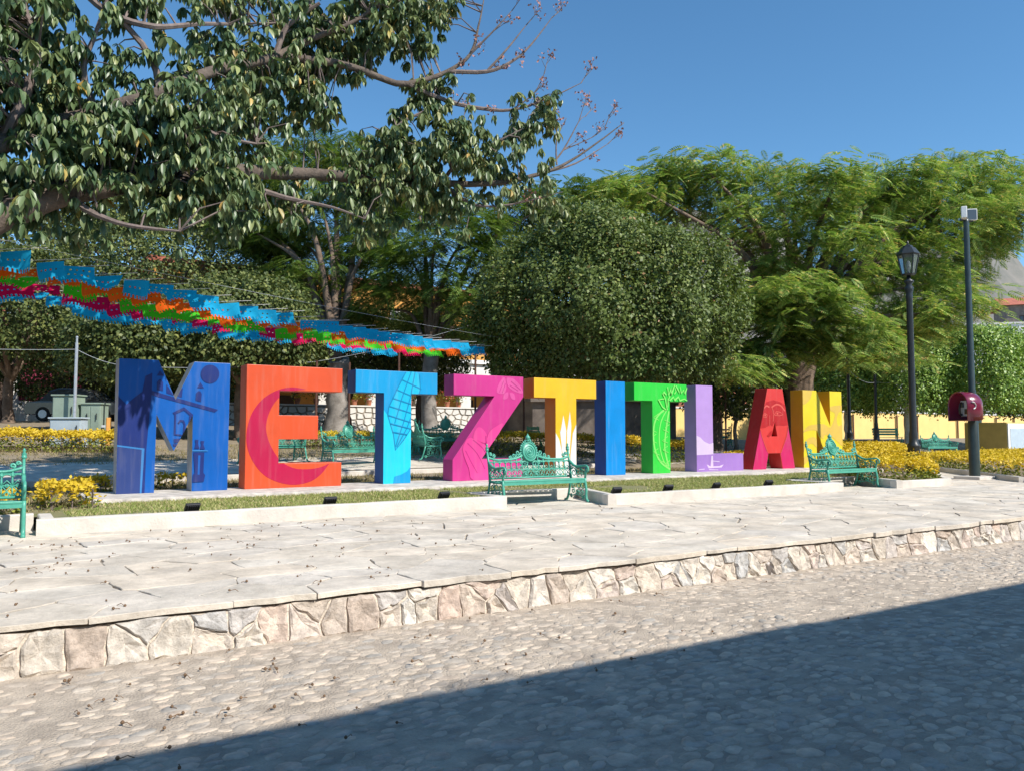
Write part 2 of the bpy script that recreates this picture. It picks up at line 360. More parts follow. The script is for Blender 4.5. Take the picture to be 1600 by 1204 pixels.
def roughen(poly, amp, minlen=.16):
    """break long straight edges so that stones look hewn"""
    out = []
    for i in range(len(poly)):
        a = poly[i]; b = poly[(i+1) % len(poly)]; out.append(a); L = math.hypot(b[0]-a[0], b[1]-a[1])
        if L < .02: continue
        k = min(3, int(L/minlen))
        for j in range(k):
            t = (j+1)/(k+1); out.append((a[0]+(b[0]-a[0])*t+random.uniform(-amp, amp), a[1]+(b[1]-a[1])*t+random.uniform(-amp, amp)))
    return out
def jitter_pts(x0, x1, y0, y1, nx, ny, j=.42):
    ps = []
    for a in range(nx):
        for b in range(ny):
            ox = .5 if b % 2 else 0
            ps.append((x0+(x1-x0)*(a+.25+ox*.5+random.uniform(-j, j)+.25)/nx, y0+(y1-y0)*(b+.5+random.uniform(-j, j))/ny))
    return ps

# ------------------------------------------------------------------ street, kerb wall, promenade
def Yk(x): return 6.22 - .03*x
FW = (math.cos(R(56.8)), math.sin(R(56.8))); RT = (FW[1], -FW[0])
def seen(x, y, m=.04):
    d = x*FW[0]+y*FW[1]; l = x*RT[0]+y*RT[1]
    return d > .3 and abs(l)/d < .65+m
st = MB(); xs = [-1500, -40, 16, 60, 1500]
for a, b in zip(xs[:-1], xs[1:]):
    ya = Yk(max(-40, min(60, a)))+.2; yb = Yk(max(-40, min(60, b)))+.2
    st.add([(a, -1500, 0), (b, -1500, 0), (b, yb, 0), (a, ya, 0)], [(0, 1, 2, 3)])
street = struct('street', st, M['mortar'])
def cobble_mesh(seed, flat):
    r = random.Random(seed); n = 9; mb = MB(); vs = []
    rad = [1+r.uniform(-.22, .22) for _ in range(n)]
    for k, (s, z) in enumerate(((1.0, -.6), (.93, .35), (.62, .85))):
        for i in range(n):
            t = 2*math.pi*i/n; vs.append((rad[i]*s*math.cos(t), rad[i]*s*flat*math.sin(t), z+(r.uniform(-.12, .12) if k else 0)))
    vs.append((0, 0, 1.0)); fs = []
    for k in range(2):
        for i in range(n): fs.append((k*n+i, k*n+(i+1) % n, (k+1)*n+(i+1) % n, (k+1)*n+i))
    for i in range(n): fs.append((2*n+i, 2*n+(i+1) % n, 3*n))
    mb.add(vs, fs); me = mb.mesh('cobble', True); me.materials.append(M['cobble']); return me
COB = [cobble_mesh(s, f) for s, f in ((1, .55), (2, .7), (3, .45), (4, .6), (5, .8), (6, .5), (7, .38), (8, .65))]
def dusty(x, y): return .5+.5*math.sin(x*1.3+2*math.sin(y*.9))*math.sin(y*1.7+1.1+1.5*math.sin(x*.6))
cob = []
y = 1.2
while y < 6.2:
    x = -1.0 + random.uniform(0, .1); big = y < 4.6
    while x < 15.5:
        band = (int((x*.55+y*.8)/1.7) % 3) == 1          # strips laid with thin stones on edge
        wx = random.uniform(.085, .165) if not band else random.uniform(.07, .13)
        xx = x+random.uniform(-.02, .02); yy = y+random.uniform(-.022, .022)
        if yy < Yk(xx)-.12 and seen(xx, yy) and random.random() < .97-.5*dusty(xx, yy)*(.4 if yy < 3.8 else 1):
            ang = random.gauss(.1 if not band else -.45, .3)
            cob.append((xx*FW[0]+yy*FW[1], xx, yy, ang, wx*.5*random.uniform(.85, 1.12), 6 if (band and random.random() < .7) else random.randrange(8), random.choice((.003, .005, .007, .010))*random.uniform(.8, 1.2) if not band else random.uniform(.003, .008)))
        x += wx*random.uniform(.95, 1.12)
    y += .076
cob.sort()
for d, x, y, a, s, k, h in cob[:300]:
    o = obj('cobble', COB[k], None, street); o.location = (x, y, 0); o.rotation_euler = (0, 0, a); o.scale = (s, s, h)
jv = []; jf = []; b = 0
TV = [np.array([v.co[:] for v in m.vertices]) for m in COB]; TF = [[tuple(p.vertices) for p in m.polygons] for m in COB]
for d, x, y, a, s, k, h in cob[300:]:
    v = TV[k]*np.array([s, s, h]); ca, sa = math.cos(a), math.sin(a)
    jv += [(x+p[0]*ca-p[1]*sa, y+p[0]*sa+p[1]*ca, p[2]) for p in v]; jf += [tuple(i+b for i in f) for f in TF[k]]; b += len(v)
me = bpy.data.meshes.new('cobbles'); me.from_pydata(jv, [], jf); me.shade_smooth()
o = obj('cobbles', me, M['cobble'], street); o['kind'] = 'stuff'

# stone kerb wall carrying the promenade
kw = MB()
for a, b_ in ((-60, -1.6), (-1.6, 16.5), (16.5, 60)):
    for q in (0,):
        ya, yb = Yk(a)+.018, Yk(b_)+.018
        kw.add([(a, ya-.06, -.05), (b_, yb-.06, -.05), (b_, yb-.004, .268), (a, ya-.004, .268), (a, ya+.25, -.05), (b_, yb+.25, -.05), (b_, yb+.25, .268), (a, ya+.25, .268)],
               [(0, 1, 2, 3), (4, 7, 6, 5), (3, 2, 6, 7)])
kerb_wall = struct('kerb_wall', kw, M['wallmortar'])
pts = []
x = -1.6
while x < 16.5:
    wd = random.uniform(.14, .34)
    if random.random() < .45: pts.append((x+wd/2, random.uniform(.06, .2)))
    else: pts += [(x+wd*random.uniform(.1, .9), random.uniform(.03, .11)), (x+wd*random.uniform(.1, .9), random.uniform(.19, .27))]
    if random.random() < .2: pts.append((x+wd*random.uniform(0, 1), random.uniform(.02, .27)))
    x += wd
for poly in voronoi(pts, -1.6, 16.5, -.02, .275):
    poly, c = shrink(poly, .007)
    poly = roughen(poly, .013, .06)
    if len(poly) < 3: continue
    n = len(poly); pr = random.uniform(.010, .038); mb = MB(); vs = []
    for ins, dep in ((1.0, .06), (.97, -pr*.6), (.80, -pr)):
        for (px, pz) in poly:
            qx, qz = c[0]+(px-c[0])*ins, c[1]+(pz-c[1])*ins
            vs.append((qx-c[0], Yk(qx)-Yk(c[0])+dep+(qz-.27)*.22*(0 if ins == 1 else 1)+(random.uniform(-.010, .010) if ins < 1 else 0), qz-c[1]))
    fs = []
    for k in range(2):
        for i in range(n): fs.append((k*n+i, k*n+(i+1) % n, (k+1)*n+(i+1) % n, (k+1)*n+i))
    vs.append((0, -pr-.006, 0)); fs += [(2*n+i, 2*n+(i+1) % n, 3*n) for i in range(n)]
    mb.add(vs, fs); o = mb.build('stone', M['wallstone'], kerb_wall, (c[0], Yk(c[0])+.02, c[1]))

# promenade of flagstones
def in_bed(x, y, m=0.0):
    if x < .5: return y > 12.25+m
    if x < 7.25: return y > 11.35+m
    if x < 9.0+max(0, y-10.6)*.36: return y > 12.25+m
    if x < 15.4: return y > 10.55+m
    if x < 17.25: return y > 11.65+m
    if x < 19.3: return y > 10.3+m
    return x > 22+(y-9.8)*.915+m
sw = MB()
for a, b_ in ((-60, -3), (-3, 30), (30, 60)):
    ya, yb = Yk(a)+.06, Yk(b_)+.06
    sw.add([(a, ya, .316), (b_, yb, .316), (b_, 15.5, .316), (a, 15.5, .316)], [(0, 1, 2, 3)])
sidewalk = struct('sidewalk', sw, M['slab_joint'])
nx = 39; flags = []
cells = voronoi(jitter_pts(-3, 27, -.012, 8.4, nx, 19, .47), -3, 27, -.012, 8.4, 1.3, 1.0)
for poly in cells:
    poly, c = shrink(poly, .007)
    cx, cy = c[0], c[1]+Yk(c[0])
    if in_bed(cx, cy, .45) or not (seen(cx, cy, .12)): continue
    poly = roughen(poly, .022, .17); n = len(poly); mb = MB(); vs = []
    poly = [(px, pv+random.uniform(-.035, .02)) if pv < .03 else (px, pv) for px, pv in poly]; th = random.uniform(.035, .06)
    zt = random.uniform(-.001, .007); tx, ty = random.uniform(-.006, .006), random.uniform(-.006, .006)
    for ins, z in ((1.0, -th), (1.0, -.005), (.985, 0)):
        for px, pv in poly:
            qx, qy = c[0]+(px-c[0])*ins, c[1]+(pv-c[1])*ins
            vs.append((qx-cx, qy+Yk(qx)-cy, z+zt+(qx-cx)*tx+(qy-c[1])*ty))
    fs = [tuple(range(2*n, 3*n))]
    for k in range(2):
        for i in range(n): fs.append((k*n+i, k*n+(i+1) % n, (k+1)*n+(i+1) % n, (k+1)*n+i))
    mb.add(vs, fs); flags.append((cx*FW[0]+cy*FW[1], cx, cy, mb))
flags.sort(key=lambda q: q[0]); rest = MB()
for i, (d, cx, cy, mb) in enumerate(flags):
    if i < 300: mb.build('flagstone', M['slab'], sidewalk, (cx, cy, .333))
    else: rest.add([(v[0]+cx, v[1]+cy, v[2]+.333) for v in mb.v], mb.f)
if rest.v: rest.build('flagstones', M['slab'], sidewalk)['kind'] = 'stuff'

# low concrete borders of the planting beds
def kerb(name, segs, wd=.16, z0=.30, z1=.53):
    root = None
    for (xa, ya, xb, yb) in segs:
        d = Vector((xb-xa, yb-ya, 0)); L = d.length; u = d/L; nrm = Vector((-u.y, u.x, 0)); mb = MB()
        k = max(2, int(L/.35)); vs = []; fs = []
        for i in range(k+1):
            p = Vector((xa, ya, 0))+u*L*i/k
            wob = random.uniform(-.006, .006) if 0 < i < k else 0
            for off, z in ((0, z0), (wob, z1-.012+random.uniform(-.003, .003)), (.014+wob, z1+random.uniform(-.004, .004)), (wd-.012, z1+random.uniform(-.004, .004)), (wd, z1-.012), (wd, z0)):
                q = p+nrm*off; vs.append((q.x, q.y, z))
        for i in range(k):
            for j in range(5): fs.append((i*6+j, i*6+j+1, (i+1)*6+j+1, (i+1)*6+j))
        fs += [(0, 1, 2, 3, 4, 5), tuple(k*6+j for j in (5, 4, 3, 2, 1, 0))]
        mb.add(vs, fs)
        if root is None: root = struct(name, mb, M['concrete'])
        else: mb.build('kerb_segment', M['concrete'], root)
kerb('planter_kerb', [(-9, 12.2, .46, 12.2), (.46, 11.36, 7.12, 11.27), (.5, 12.2, .5, 11.53), (7.28, 11.28, 7.28, 12.2), (7.12, 12.22, 9.55, 12.18), (9.5, 12.18, 8.94, 10.62)])
kerb('planter_kerb', [(8.94, 10.62, 15.24, 10.42), (15.4, 10.43, 15.4, 11.62), (15.24, 11.64, 17.75, 11.6), (17.75, 11.6, 17.15, 10.28)], z1=.525)
kerb('planter_kerb', [(17.15, 10.27, 19.35, 10.2), (19.35, 10.2, 27.0, 15.6)], z1=.50)
kerb('planter_kerb', [(31, 9.4, 22.05, 9.75), (22.05, 9.75, 28.2, 16.4)], z1=.47)
# plinth under the letters
pl = MB(); k = 60; vs = []; fs = []
for i in range(k+1):
    x = 1.25+(22.6-1.25)*i/k
    a = random.uniform(-.03, .03); z = .55
    for yy, zz in ((13.95+a, .40), (13.97+a, .533+random.uniform(-.015, .005)), (14.03+a, .548), (15.75, .548), (15.8, .40)): vs.append((x, yy, zz))
for i in range(k):
    for j in range(4): fs.append((i*5+j, i*5+j+1, (i+1)*5+j+1, (i+1)*5+j))
fs += [(0, 1, 2, 3, 4), tuple(k*5+j for j in (4, 3, 2, 1, 0))]
pl.add(vs, fs); struct('plinth', pl, M['plinth'])

# beds and park ground
lw = MB()
for pg in ([(-40, 12.3), (.5, 12.3), (.5, 13.4), (-40, 13.4)], [(.5, 11.45), (7.2, 11.4), (7.2, 13.4), (.5, 13.4)], [(7.2, 12.3), (9.55, 12.28), (9.55, 13.4), (7.2, 13.4)],
        [(9.08, 10.7), (15.33, 10.5), (15.33, 13.4), (9.55, 13.4), (9.55, 12.28)], [(15.33, 11.72), (17.72, 11.7), (17.72, 13.4), (15.33, 13.4)], [(17.25, 10.36), (19.4, 10.3), (19.4, 13.4), (17.72, 13.4), (17.72, 11.7)]):
    lw.add([(a, b_, .47+.005*(b_-10)) for a, b_ in pg], [tuple(range(len(pg)))])
struct('lawn', lw, M['lawn'])
gx = [-1500, -500, -150, -60, -30] + [-20+2*i for i in range(20)] + [19.05, 19.15] + [20+2*i for i in range(21)] + [70, 90, 140, 300, 700, 1500]
gy = [13.4, 14, 15, 16, 17] + [17.5+1.25*i for i in range(26)] + [55, 65, 80, 120, 200, 400, 900, 2500]
V = [(x, y, T(x, y)-(.0 if (x < 19.1 or y > 15.5) else .12)) for y in gy for x in gx]; nxg = len(gx)
F = [(j*nxg+i, j*nxg+i+1, (j+1)*nxg+i+1, (j+1)*nxg+i) for j in range(len(gy)-1) for i in range(nxg-1)]
gm = MB(); gm.add(V, F); ground = struct('ground', gm, M['soil'], True)
# bed of the right-hand border
rb = MB(); rb.add([(22.3, 9.9, .43), (60, 9.0, .43), (60, 20, .43), (30.5, 18.6, .43)], [(0, 1, 2, 3)]); struct('flower_bed', rb, M['soil'])
# pale park paths behind the letters
pt = MB()
def path_strip(pts, wd):
    vs = []
    for i, p in enumerate(pts):
        a = Vector(pts[max(0, i-1)]); b = Vector(pts[min(len(pts)-1, i+1)]); u = (b-a).normalized(); n = Vector((-u.y, u.x))
        for s in (-1, -.33, .33, 1):
            q = Vector(p)+n*wd*s/2; vs.append((q.x, q.y, T(q.x, q.y)+.012))
    pt.add(vs, [(i*4+j, i*4+j+1, (i+1)*4+j+1, (i+1)*4+j) for i in range(len(pts)-1) for j in range(3)])
path_strip([(-6+1.25*i, 20.2+.06*i*1.25+.15*math.sin(i*.3)) for i in range(30)], 3.2)
struct('park_path', pt, M['slab'])
kerb('path_kerb', [(-8, 17.95, 6, 18.25), (6, 18.25, 16, 18.75)], .18, .40, .66)

# grass
def blades(name, areas, m, h, parent=None):
    P = []
    for x0, x1, y0, y1, n in areas:
        a = RNG.uniform(size=(n, 2))*[x1-x0, y1-y0]+[x0, y0]
        dn = vnoise(np.c_[a*.9, np.zeros(n)], 5) + .6*vnoise(np.c_[a*3, np.ones(n)], 9)
        a = a[dn > -.45+.3*RNG.normal(size=n)*.6]; P.append(a)
    P = np.concatenate(P); keep = ~((P[:, 1] > 13.9) & (P[:, 1] < 15.85) & (P[:, 0] > 1.2) & (P[:, 0] < 22.7)); P = P[keep]
    z = np.array([.472 if y < 13.4 else T(x, y)-.004 for x, y in P]); n = len(P)
    hh = h*RNG.uniform(.5, 1.4, n); an = RNG.uniform(0, 6.28, n); wd = RNG.uniform(.006, .014, n)
    le = RNG.normal(0, .55, (n, 2))
    b0 = np.c_[P[:, 0]-np.cos(an)*wd, P[:, 1]-np.sin(an)*wd, z]; b1 = np.c_[P[:, 0]+np.cos(an)*wd, P[:, 1]+np.sin(an)*wd, z]
    tp = np.c_[P[:, 0]+le[:, 0]*hh, P[:, 1]+le[:, 1]*hh, z+hh]
    Vv = np.stack([b0, b1, tp], 1).reshape(-1, 3); Q = np.arange(3*n).reshape(-1, 3)
    o = obj(name, np_mesh(name, Vv, Q, [m])); o['kind'] = 'stuff'; tag(o, 'short patchy green grass in the beds in front of the letters' if h < .06 else 'dry straw coloured grass on the ground behind the letters', 'grass')
    return o
blades('grass', [(.85, 7.1, 11.5, 14.1, 36000), (7.4, 9.6, 12.4, 14.1, 7000), (9.7, 15.2, 10.8, 14.1, 42000), (9.2, 9.7, 10.85, 11.2, 600), (15.2, 17.5, 11.8, 14.5, 12000), (17.9, 19.2, 12.5, 14.5, 4000)], M['grass'], .045)
blades('grass', [(-3, 1.2, 12.8, 18, 9000), (1.2, 23, 15.8, 18.2, 26000), (-2, 18, 21.8, 27, 22000)], M['dry_grass'], .075)

# far hillside closing the valley
def hill(name, pts_, seed):
    r = np.random.default_rng(seed); nx_, ny_ = 70, 14; V = []; (xa, ya), (xb, yb), hmax, wdt = pts_
    for j in range(ny_):
        t = j/(ny_-1)
        for i in range(nx_):
            s = i/(nx_-1); bx = xa+(xb-xa)*s; by = ya+(yb-ya)*s
            dx, dy = (yb-ya), -(xb-xa); L = math.hypot(dx, dy); dx /= L; dy /= L; dx, dy = (dx, dy) if dx*bx+dy*by > 0 else (-dx, -dy)
            hh = hmax*(math.sin(math.pi*min(1, s*1.02))**.6)*(t**.9)*(1+.18*math.sin(s*19+seed)+.1*math.sin(s*47+2*t*5))
            V.append((bx+dx*wdt*t+r.normal()*4, by+dy*wdt*t+r.normal()*4, hh-2+r.normal()*hmax*.012))
    mb = MB(); mb.add(V, [(j*nx_+i, j*nx_+i+1, (j+1)*nx_+i+1, (j+1)*nx_+i) for j in range(ny_-1) for i in range(nx_-1)])
    return struct(name, mb, M['hill'], True)
hill('hill', ((1900, 150), (500, 1500), 500, 700), 3)
hill('hill', ((500, 1300), (-1300, 1100), 190, 600), 8)

# ------------------------------------------------------------------ the giant letters
LY, LD = 15.05, .44                                 # front plane and depth
zb, zt_, ba = .548, 2.87, .46
def Tee(x, w=1.86, s=.62):
    a = x+(w-s)/2; return [[(x, zt_), (x+w, zt_), (x+w, zt_-ba), (a+s, zt_-ba), (a+s, zb), (a, zb), (a, zt_-ba), (x, zt_-ba)]]
SHAPES = {
 'M': [[(1.75, zt_), (2.38, zt_), (2.675, 2.18), (2.98, zt_), (3.61, zt_), (3.6, zb), (2.98, zb), (2.97, 1.91), (2.665, 1.27), (2.37, 1.91), (2.36, zb), (1.76, zb)]],
 'E': [[(3.91, zt_), (5.79, zt_), (5.79, 2.4), (4.53, 2.4), (4.53, 1.93), (5.3, 1.93), (5.3, 1.47), (4.53, 1.47), (4.53, 1.01), (5.79, 1.01), (5.79, zb), (3.91, zb)]],
 'T': Tee(6.07), 'T2': Tee(10.46), 'T3': Tee(13.56),
 'Z': [[(8.33, zt_), (10.16, zt_), (10.16, 2.41), (9.03, 1.01), (10.13, 1.01), (10.13, zb), (8.31, zb), (8.31, 1.01), (9.38, 2.41), (8.33, 2.41)]],
 'I': [[(12.62, zt_), (13.25, zt_), (13.25, zb), (12.62, zb)]],
 'L': [[(15.77, zt_), (16.41, zt_), (16.41, 1.02), (17.61, 1.02), (17.61, zb), (15.77, zb)]],
 'A': [[(18.70, zt_), (19.37, zt_), (19.87, zb), (19.31, zb), (19.21, 1.0), (18.69, 1.0), (18.58, zb), (18.01, zb)], [(19.0, 1.9), (18.84, 1.49), (19.1, 1.49)]],
 'N': [[(20.3, zt_), (20.96, zt_), (21.62, 1.79), (21.62, zt_), (22.22, zt_), (22.22, zb), (21.58, zb), (20.93, 1.67), (20.93, zb), (20.3, zb)]]}
def tri2(loops):
    pts = [p for lp in loops for p in lp]
    return pts, tessellate_polygon([[Vector((p[0], p[1], 0)) for p in lp] for lp in loops])
def clip_convex(poly, tri):
    a = sum(tri[i][0]*tri[(i+1) % 3][1]-tri[(i+1) % 3][0]*tri[i][1] for i in range(3))
    if a < 0: tri = tri[::-1]
    if abs(a) < 2e-3: return []
    for i in range(3):
        p, q = tri[i], tri[(i+1) % 3]; poly = clip_half(poly, p[0], p[1], (q[1]-p[1]), -(q[0]-p[0]))
        if len(poly) < 3: return []
    return poly
LETTERS = [('M', 'm_base', 'm_side', 'blue letter M painted with a church, a round moon and columns'),
 ('E', 'e_base', 'e_base', 'orange letter E painted with a crimson crescent moon'),
 ('T', 't_base', 't_side', 'cyan letter T painted with an ear of corn'),
 ('Z', 'z_base', 'z_base', 'magenta letter Z painted with a pink flower and leaves'),
 ('T2', 'y_base', 'y_side', 'yellow letter T painted with white agave spikes'),
 ('I', 'i_base', 'i_side', 'plain bright blue letter I between the yellow and green letters'),
 ('T3', 'g_base', 'g_base', 'green letter T painted with a pale green cactus in bloom'),
 ('L', 'l_base', 'l_base', 'lilac letter L painted with a mountain, lake and small boat'),
 ('A', 'a_base', 'a_base', 'red letter A painted with a face, its legs pink'),
 ('N', 'n_base', 'n_side', 'yellow letter N painted with ochre swirls, beside the red A')]
MURALS = [
 ('M','painted_tower','m_dark','p',0,[[(1.717,2.259),(1.883,2.083),(2.006,2.205),(2.13,2.312),(2.17,2.579),(2.282,2.64),(2.28,2.274),(2.255,1.936),(2.219,1.321),(2.206,0.517),(1.75,0.536)]]),
 ('M','painted_door','m_mid','p',0,[[(1.741,1.354),(2.13,1.308),(2.13,0.52),(1.763,0.536)]]),
 ('M','painted_door_frame','m_light','s',0.028,[[(1.74,1.376),(2.166,1.313),(2.145,0.519)]]),
 ('M','painted_church','m_dark','p',0,[[(2.356,2.592),(2.473,2.597),(2.406,2.688)],[(2.362,2.346),(2.359,2.474),(2.384,2.517),(2.409,2.532),(2.439,2.519),(2.463,2.477),(2.462,2.33)],[(2.517,2.451),(2.64,2.255),(2.52,2.294)],[(2.686,2.25),(2.731,2.395),(2.79,2.388),(2.778,2.224)],[(2.279,2.33),(3.405,2.016),(3.349,1.968),(2.273,2.257)],[(3.034,2.404),(3.15,2.399),(3.087,2.505)],[(3.012,2.177),(3.017,2.308),(3.058,2.347),(3.091,2.342),(3.114,2.296),(3.106,2.15)]]),
 ('M','painted_moon','m_dark','p',0,[[(3.414,2.663),(3.41,2.625),(3.399,2.589),(3.38,2.555),(3.355,2.528),(3.324,2.506),(3.29,2.492),(3.254,2.487),(3.218,2.49),(3.184,2.501),(3.153,2.52),(3.127,2.546),(3.107,2.578),(3.094,2.613),(3.09,2.65),(3.093,2.688),(3.104,2.724),(3.122,2.757),(3.147,2.785),(3.177,2.807),(3.211,2.821),(3.247,2.827),(3.283,2.824),(3.318,2.813),(3.349,2.794),(3.376,2.768),(3.396,2.737),(3.409,2.701)]]),
 ('M','painted_bell_gable','m_dark','p',0,[[(2.629,1.952),(2.819,2.053),(2.98,1.917),(2.959,1.87),(2.821,1.995),(2.656,1.919)],[(2.659,1.486),(2.779,1.492),(2.753,1.429),(2.668,1.413)],[(2.648,1.396),(2.77,1.4),(2.744,1.367),(2.665,1.35)]]),
 ('M','painted_bell','m_dark','s',0.03,[[(2.677,1.93),(2.675,1.566),(2.907,1.537),(2.926,1.887)],[(2.735,1.771),(2.76,1.811),(2.812,1.806),(2.837,1.743),(2.824,1.6)]]),
 ('M','painted_column','m_dark','p',0,[[(3.017,1.47),(3.077,1.47),(3.071,1.398),(3.097,1.311),(3.01,1.312),(3.03,1.398)],[(3.111,1.45),(3.177,1.449),(3.164,1.383),(3.191,1.302),(3.106,1.303),(3.126,1.383)],[(2.995,1.244),(3.181,1.241),(3.173,0.878),(3.204,0.831),(3.182,0.716),(2.991,0.711),(2.998,0.848),(3.025,0.882)]]),
 ('M','painted_column_shaft','m_base','p',0,[[(3.078,1.191),(3.116,1.19),(3.108,0.845),(3.075,0.846)]]),
 ('M','painted_ledge','m_light','s',0.022,[[(2.978,1.275),(3.236,1.272)]]),
 ('E','painted_crescent','e_dark','p',0,[[(5.055,2.432),(5.006,2.441),(4.937,2.453),(4.86,2.464),(4.786,2.467),(4.717,2.462),(4.647,2.451),(4.577,2.434),(4.508,2.41),(4.438,2.379),(4.368,2.342),(4.3,2.299),(4.238,2.25),(4.18,2.193),(4.125,2.13),(4.076,2.061),(4.034,1.99),(4.0,1.915),(3.973,1.835),(3.952,1.754),(3.937,1.675),(3.928,1.596),(3.924,1.517),(3.927,1.439),(3.938,1.362),(3.956,1.285),(3.982,1.209),(4.014,1.134),(4.052,1.062),(4.097,0.992),(4.148,0.923),(4.205,0.858),(4.265,0.803),(4.328,0.756),(4.396,0.718),(4.466,0.686),(4.539,0.658),(4.613,0.635),(4.691,0.616),(4.769,0.604),(4.848,0.599),(4.928,0.602),(5.01,0.613),(5.09,0.63),(5.162,0.652),(5.226,0.682),(5.284,0.718),(5.336,0.758),(5.385,0.801),(5.432,0.851),(5.476,0.907),(5.512,0.959),(5.538,0.995),(5.505,0.98),(5.458,0.959),(5.405,0.938),(5.351,0.921),(5.298,0.909),(5.243,0.901),(5.185,0.895),(5.127,0.892),(5.064,0.891),(4.998,0.893),(4.933,0.898),(4.874,0.907),(4.822,0.921),(4.774,0.938),(4.73,0.958),(4.686,0.982),(4.645,1.008),(4.607,1.037),(4.569,1.071),(4.531,1.113),(4.49,1.166),(4.448,1.229),(4.408,1.294),(4.375,1.358),(4.348,1.42),(4.325,1.483),(4.308,1.544),(4.295,1.6),(4.287,1.649),(4.285,1.693),(4.286,1.735),(4.292,1.781),(4.3,1.833),(4.313,1.888),(4.329,1.942),(4.348,1.994),(4.37,2.044),(4.396,2.093),(4.424,2.139),(4.451,2.179),(4.476,2.212),(4.5,2.239),(4.525,2.264),(4.556,2.288),(4.59,2.315),(4.627,2.341),(4.67,2.365),(4.725,2.385),(4.803,2.401),(4.899,2.415),(4.991,2.425)]]),
 ('T','painted_husk','t_light','p',0,[[(6.69,2.063),(6.798,1.924),(6.908,1.559),(6.957,1.235),(7.141,1.445),(7.343,1.744),(7.349,0.945),(7.225,0.792),(7.086,0.726),(6.932,0.688),(6.903,0.522),(6.676,0.53)]]),
 ('T','painted_cob','t_cob','p',0,[[(7.179,2.856),(7.381,2.879),(7.496,2.82),(7.546,2.538),(7.481,2.334),(7.387,2.074),(7.343,1.729),(7.141,1.445),(6.957,1.235),(6.908,1.559),(6.792,1.924),(6.796,2.121),(6.976,2.492)]]),
 ('T','painted_kernel_grid','t_line','s',0.022,[[(7.179,2.85),(6.983,2.493),(6.802,2.121),(6.779,1.946),(6.908,1.559),(6.957,1.235),(7.141,1.445),(7.358,1.758)],[(7.302,2.861),(7.108,2.354),(6.937,1.798)],[(7.394,2.865),(7.296,2.358),(7.138,1.814),(6.963,1.319)],[(7.496,2.811),(7.527,2.509),(7.356,2.044),(7.217,1.7),(6.988,1.305)],[(7.099,2.69),(7.537,2.515)],[(6.976,2.487),(7.385,2.338)],[(6.886,2.309),(7.387,2.171)],[(6.826,2.138),(7.388,1.987)],[(6.785,1.957),(7.358,1.798)],[(6.845,1.784),(7.334,1.672)],[(6.899,1.609),(7.218,1.558)]]),
 ('Z','painted_flower','z_light','p',0,[[(9.436,2.504),(9.439,2.561),(9.463,2.637),(9.497,2.706),(9.543,2.769),(9.598,2.826),(9.643,2.844),(9.671,2.798),(9.688,2.713),(9.695,2.635),(9.69,2.579),(9.675,2.53),(9.654,2.495),(9.629,2.476),(9.598,2.47),(9.563,2.471),(9.516,2.471),(9.465,2.478)],[(9.698,2.828),(9.751,2.842),(9.834,2.832),(9.913,2.804),(9.983,2.754),(10.05,2.686),(10.1,2.623),(10.133,2.569),(10.148,2.521),(10.134,2.492),(10.077,2.491),(9.992,2.508),(9.913,2.533),(9.849,2.56),(9.791,2.594),(9.746,2.637),(9.712,2.702),(9.69,2.777)],[(9.61,2.349),(9.608,2.382),(9.622,2.432),(9.643,2.473),(9.674,2.499),(9.713,2.516),(9.739,2.513),(9.746,2.476),(9.74,2.42),(9.724,2.376),(9.688,2.353),(9.641,2.342)],[(9.828,2.366),(9.802,2.407),(9.784,2.461),(9.783,2.498),(9.814,2.507),(9.863,2.5),(9.902,2.48),(9.923,2.439),(9.935,2.386),(9.932,2.35),(9.905,2.34),(9.863,2.346)]]),
 ('Z','painted_flower_veins','z_line','s',0.012,[[(9.508,2.506),(9.617,2.756)],[(9.581,2.493),(9.665,2.696)],[(9.783,2.669),(10.006,2.551)],[(9.82,2.757),(10.082,2.569)]]),
 ('Z','painted_leaves','z_leaf','p',0,[[(8.818,1.496),(8.831,1.558),(8.865,1.634),(8.904,1.691),(8.942,1.716),(8.983,1.72),(9.027,1.706),(9.079,1.67),(9.133,1.615),(9.168,1.555),(9.179,1.486),(9.17,1.413),(9.141,1.368),(9.077,1.372),(8.993,1.404),(8.922,1.436),(8.872,1.451),(8.834,1.466)],[(9.169,1.404),(9.178,1.471),(9.203,1.545),(9.239,1.61),(9.291,1.661),(9.355,1.703),(9.419,1.738),(9.489,1.776),(9.56,1.807),(9.6,1.807),(9.593,1.758),(9.554,1.677),(9.498,1.586),(9.417,1.469),(9.318,1.343),(9.24,1.268),(9.197,1.277),(9.175,1.337)],[(8.57,1.304),(8.608,1.38),(8.667,1.455),(8.748,1.49),(8.87,1.459),(9.015,1.387),(9.134,1.32),(9.206,1.272),(9.251,1.23),(9.276,1.191),(9.263,1.159),(9.23,1.13),(9.24,1.101),(9.337,1.084),(9.478,1.066),(9.6,1.004),(9.717,0.85),(9.813,0.651),(9.783,0.51),(9.522,0.472),(9.142,0.493),(8.856,0.54),(8.753,0.612),(8.734,0.71),(8.716,0.812),(8.668,0.914),(8.62,1.018),(8.585,1.111),(8.564,1.184),(8.557,1.244)]]),
 ('Z','painted_leaf_veins','z_line','s',0.02,[[(8.629,1.2),(8.67,1.128),(8.728,1.025),(8.785,0.929),(8.838,0.847),(8.889,0.77),(8.924,0.717)],[(8.68,1.363),(8.745,1.308),(8.837,1.228),(8.923,1.136),(8.999,1.02),(9.069,0.893),(9.117,0.802)],[(8.818,1.436),(8.884,1.393),(8.977,1.329),(9.063,1.254),(9.134,1.16),(9.197,1.055),(9.241,0.98)],[(9.155,1.314),(9.147,1.525)]]),
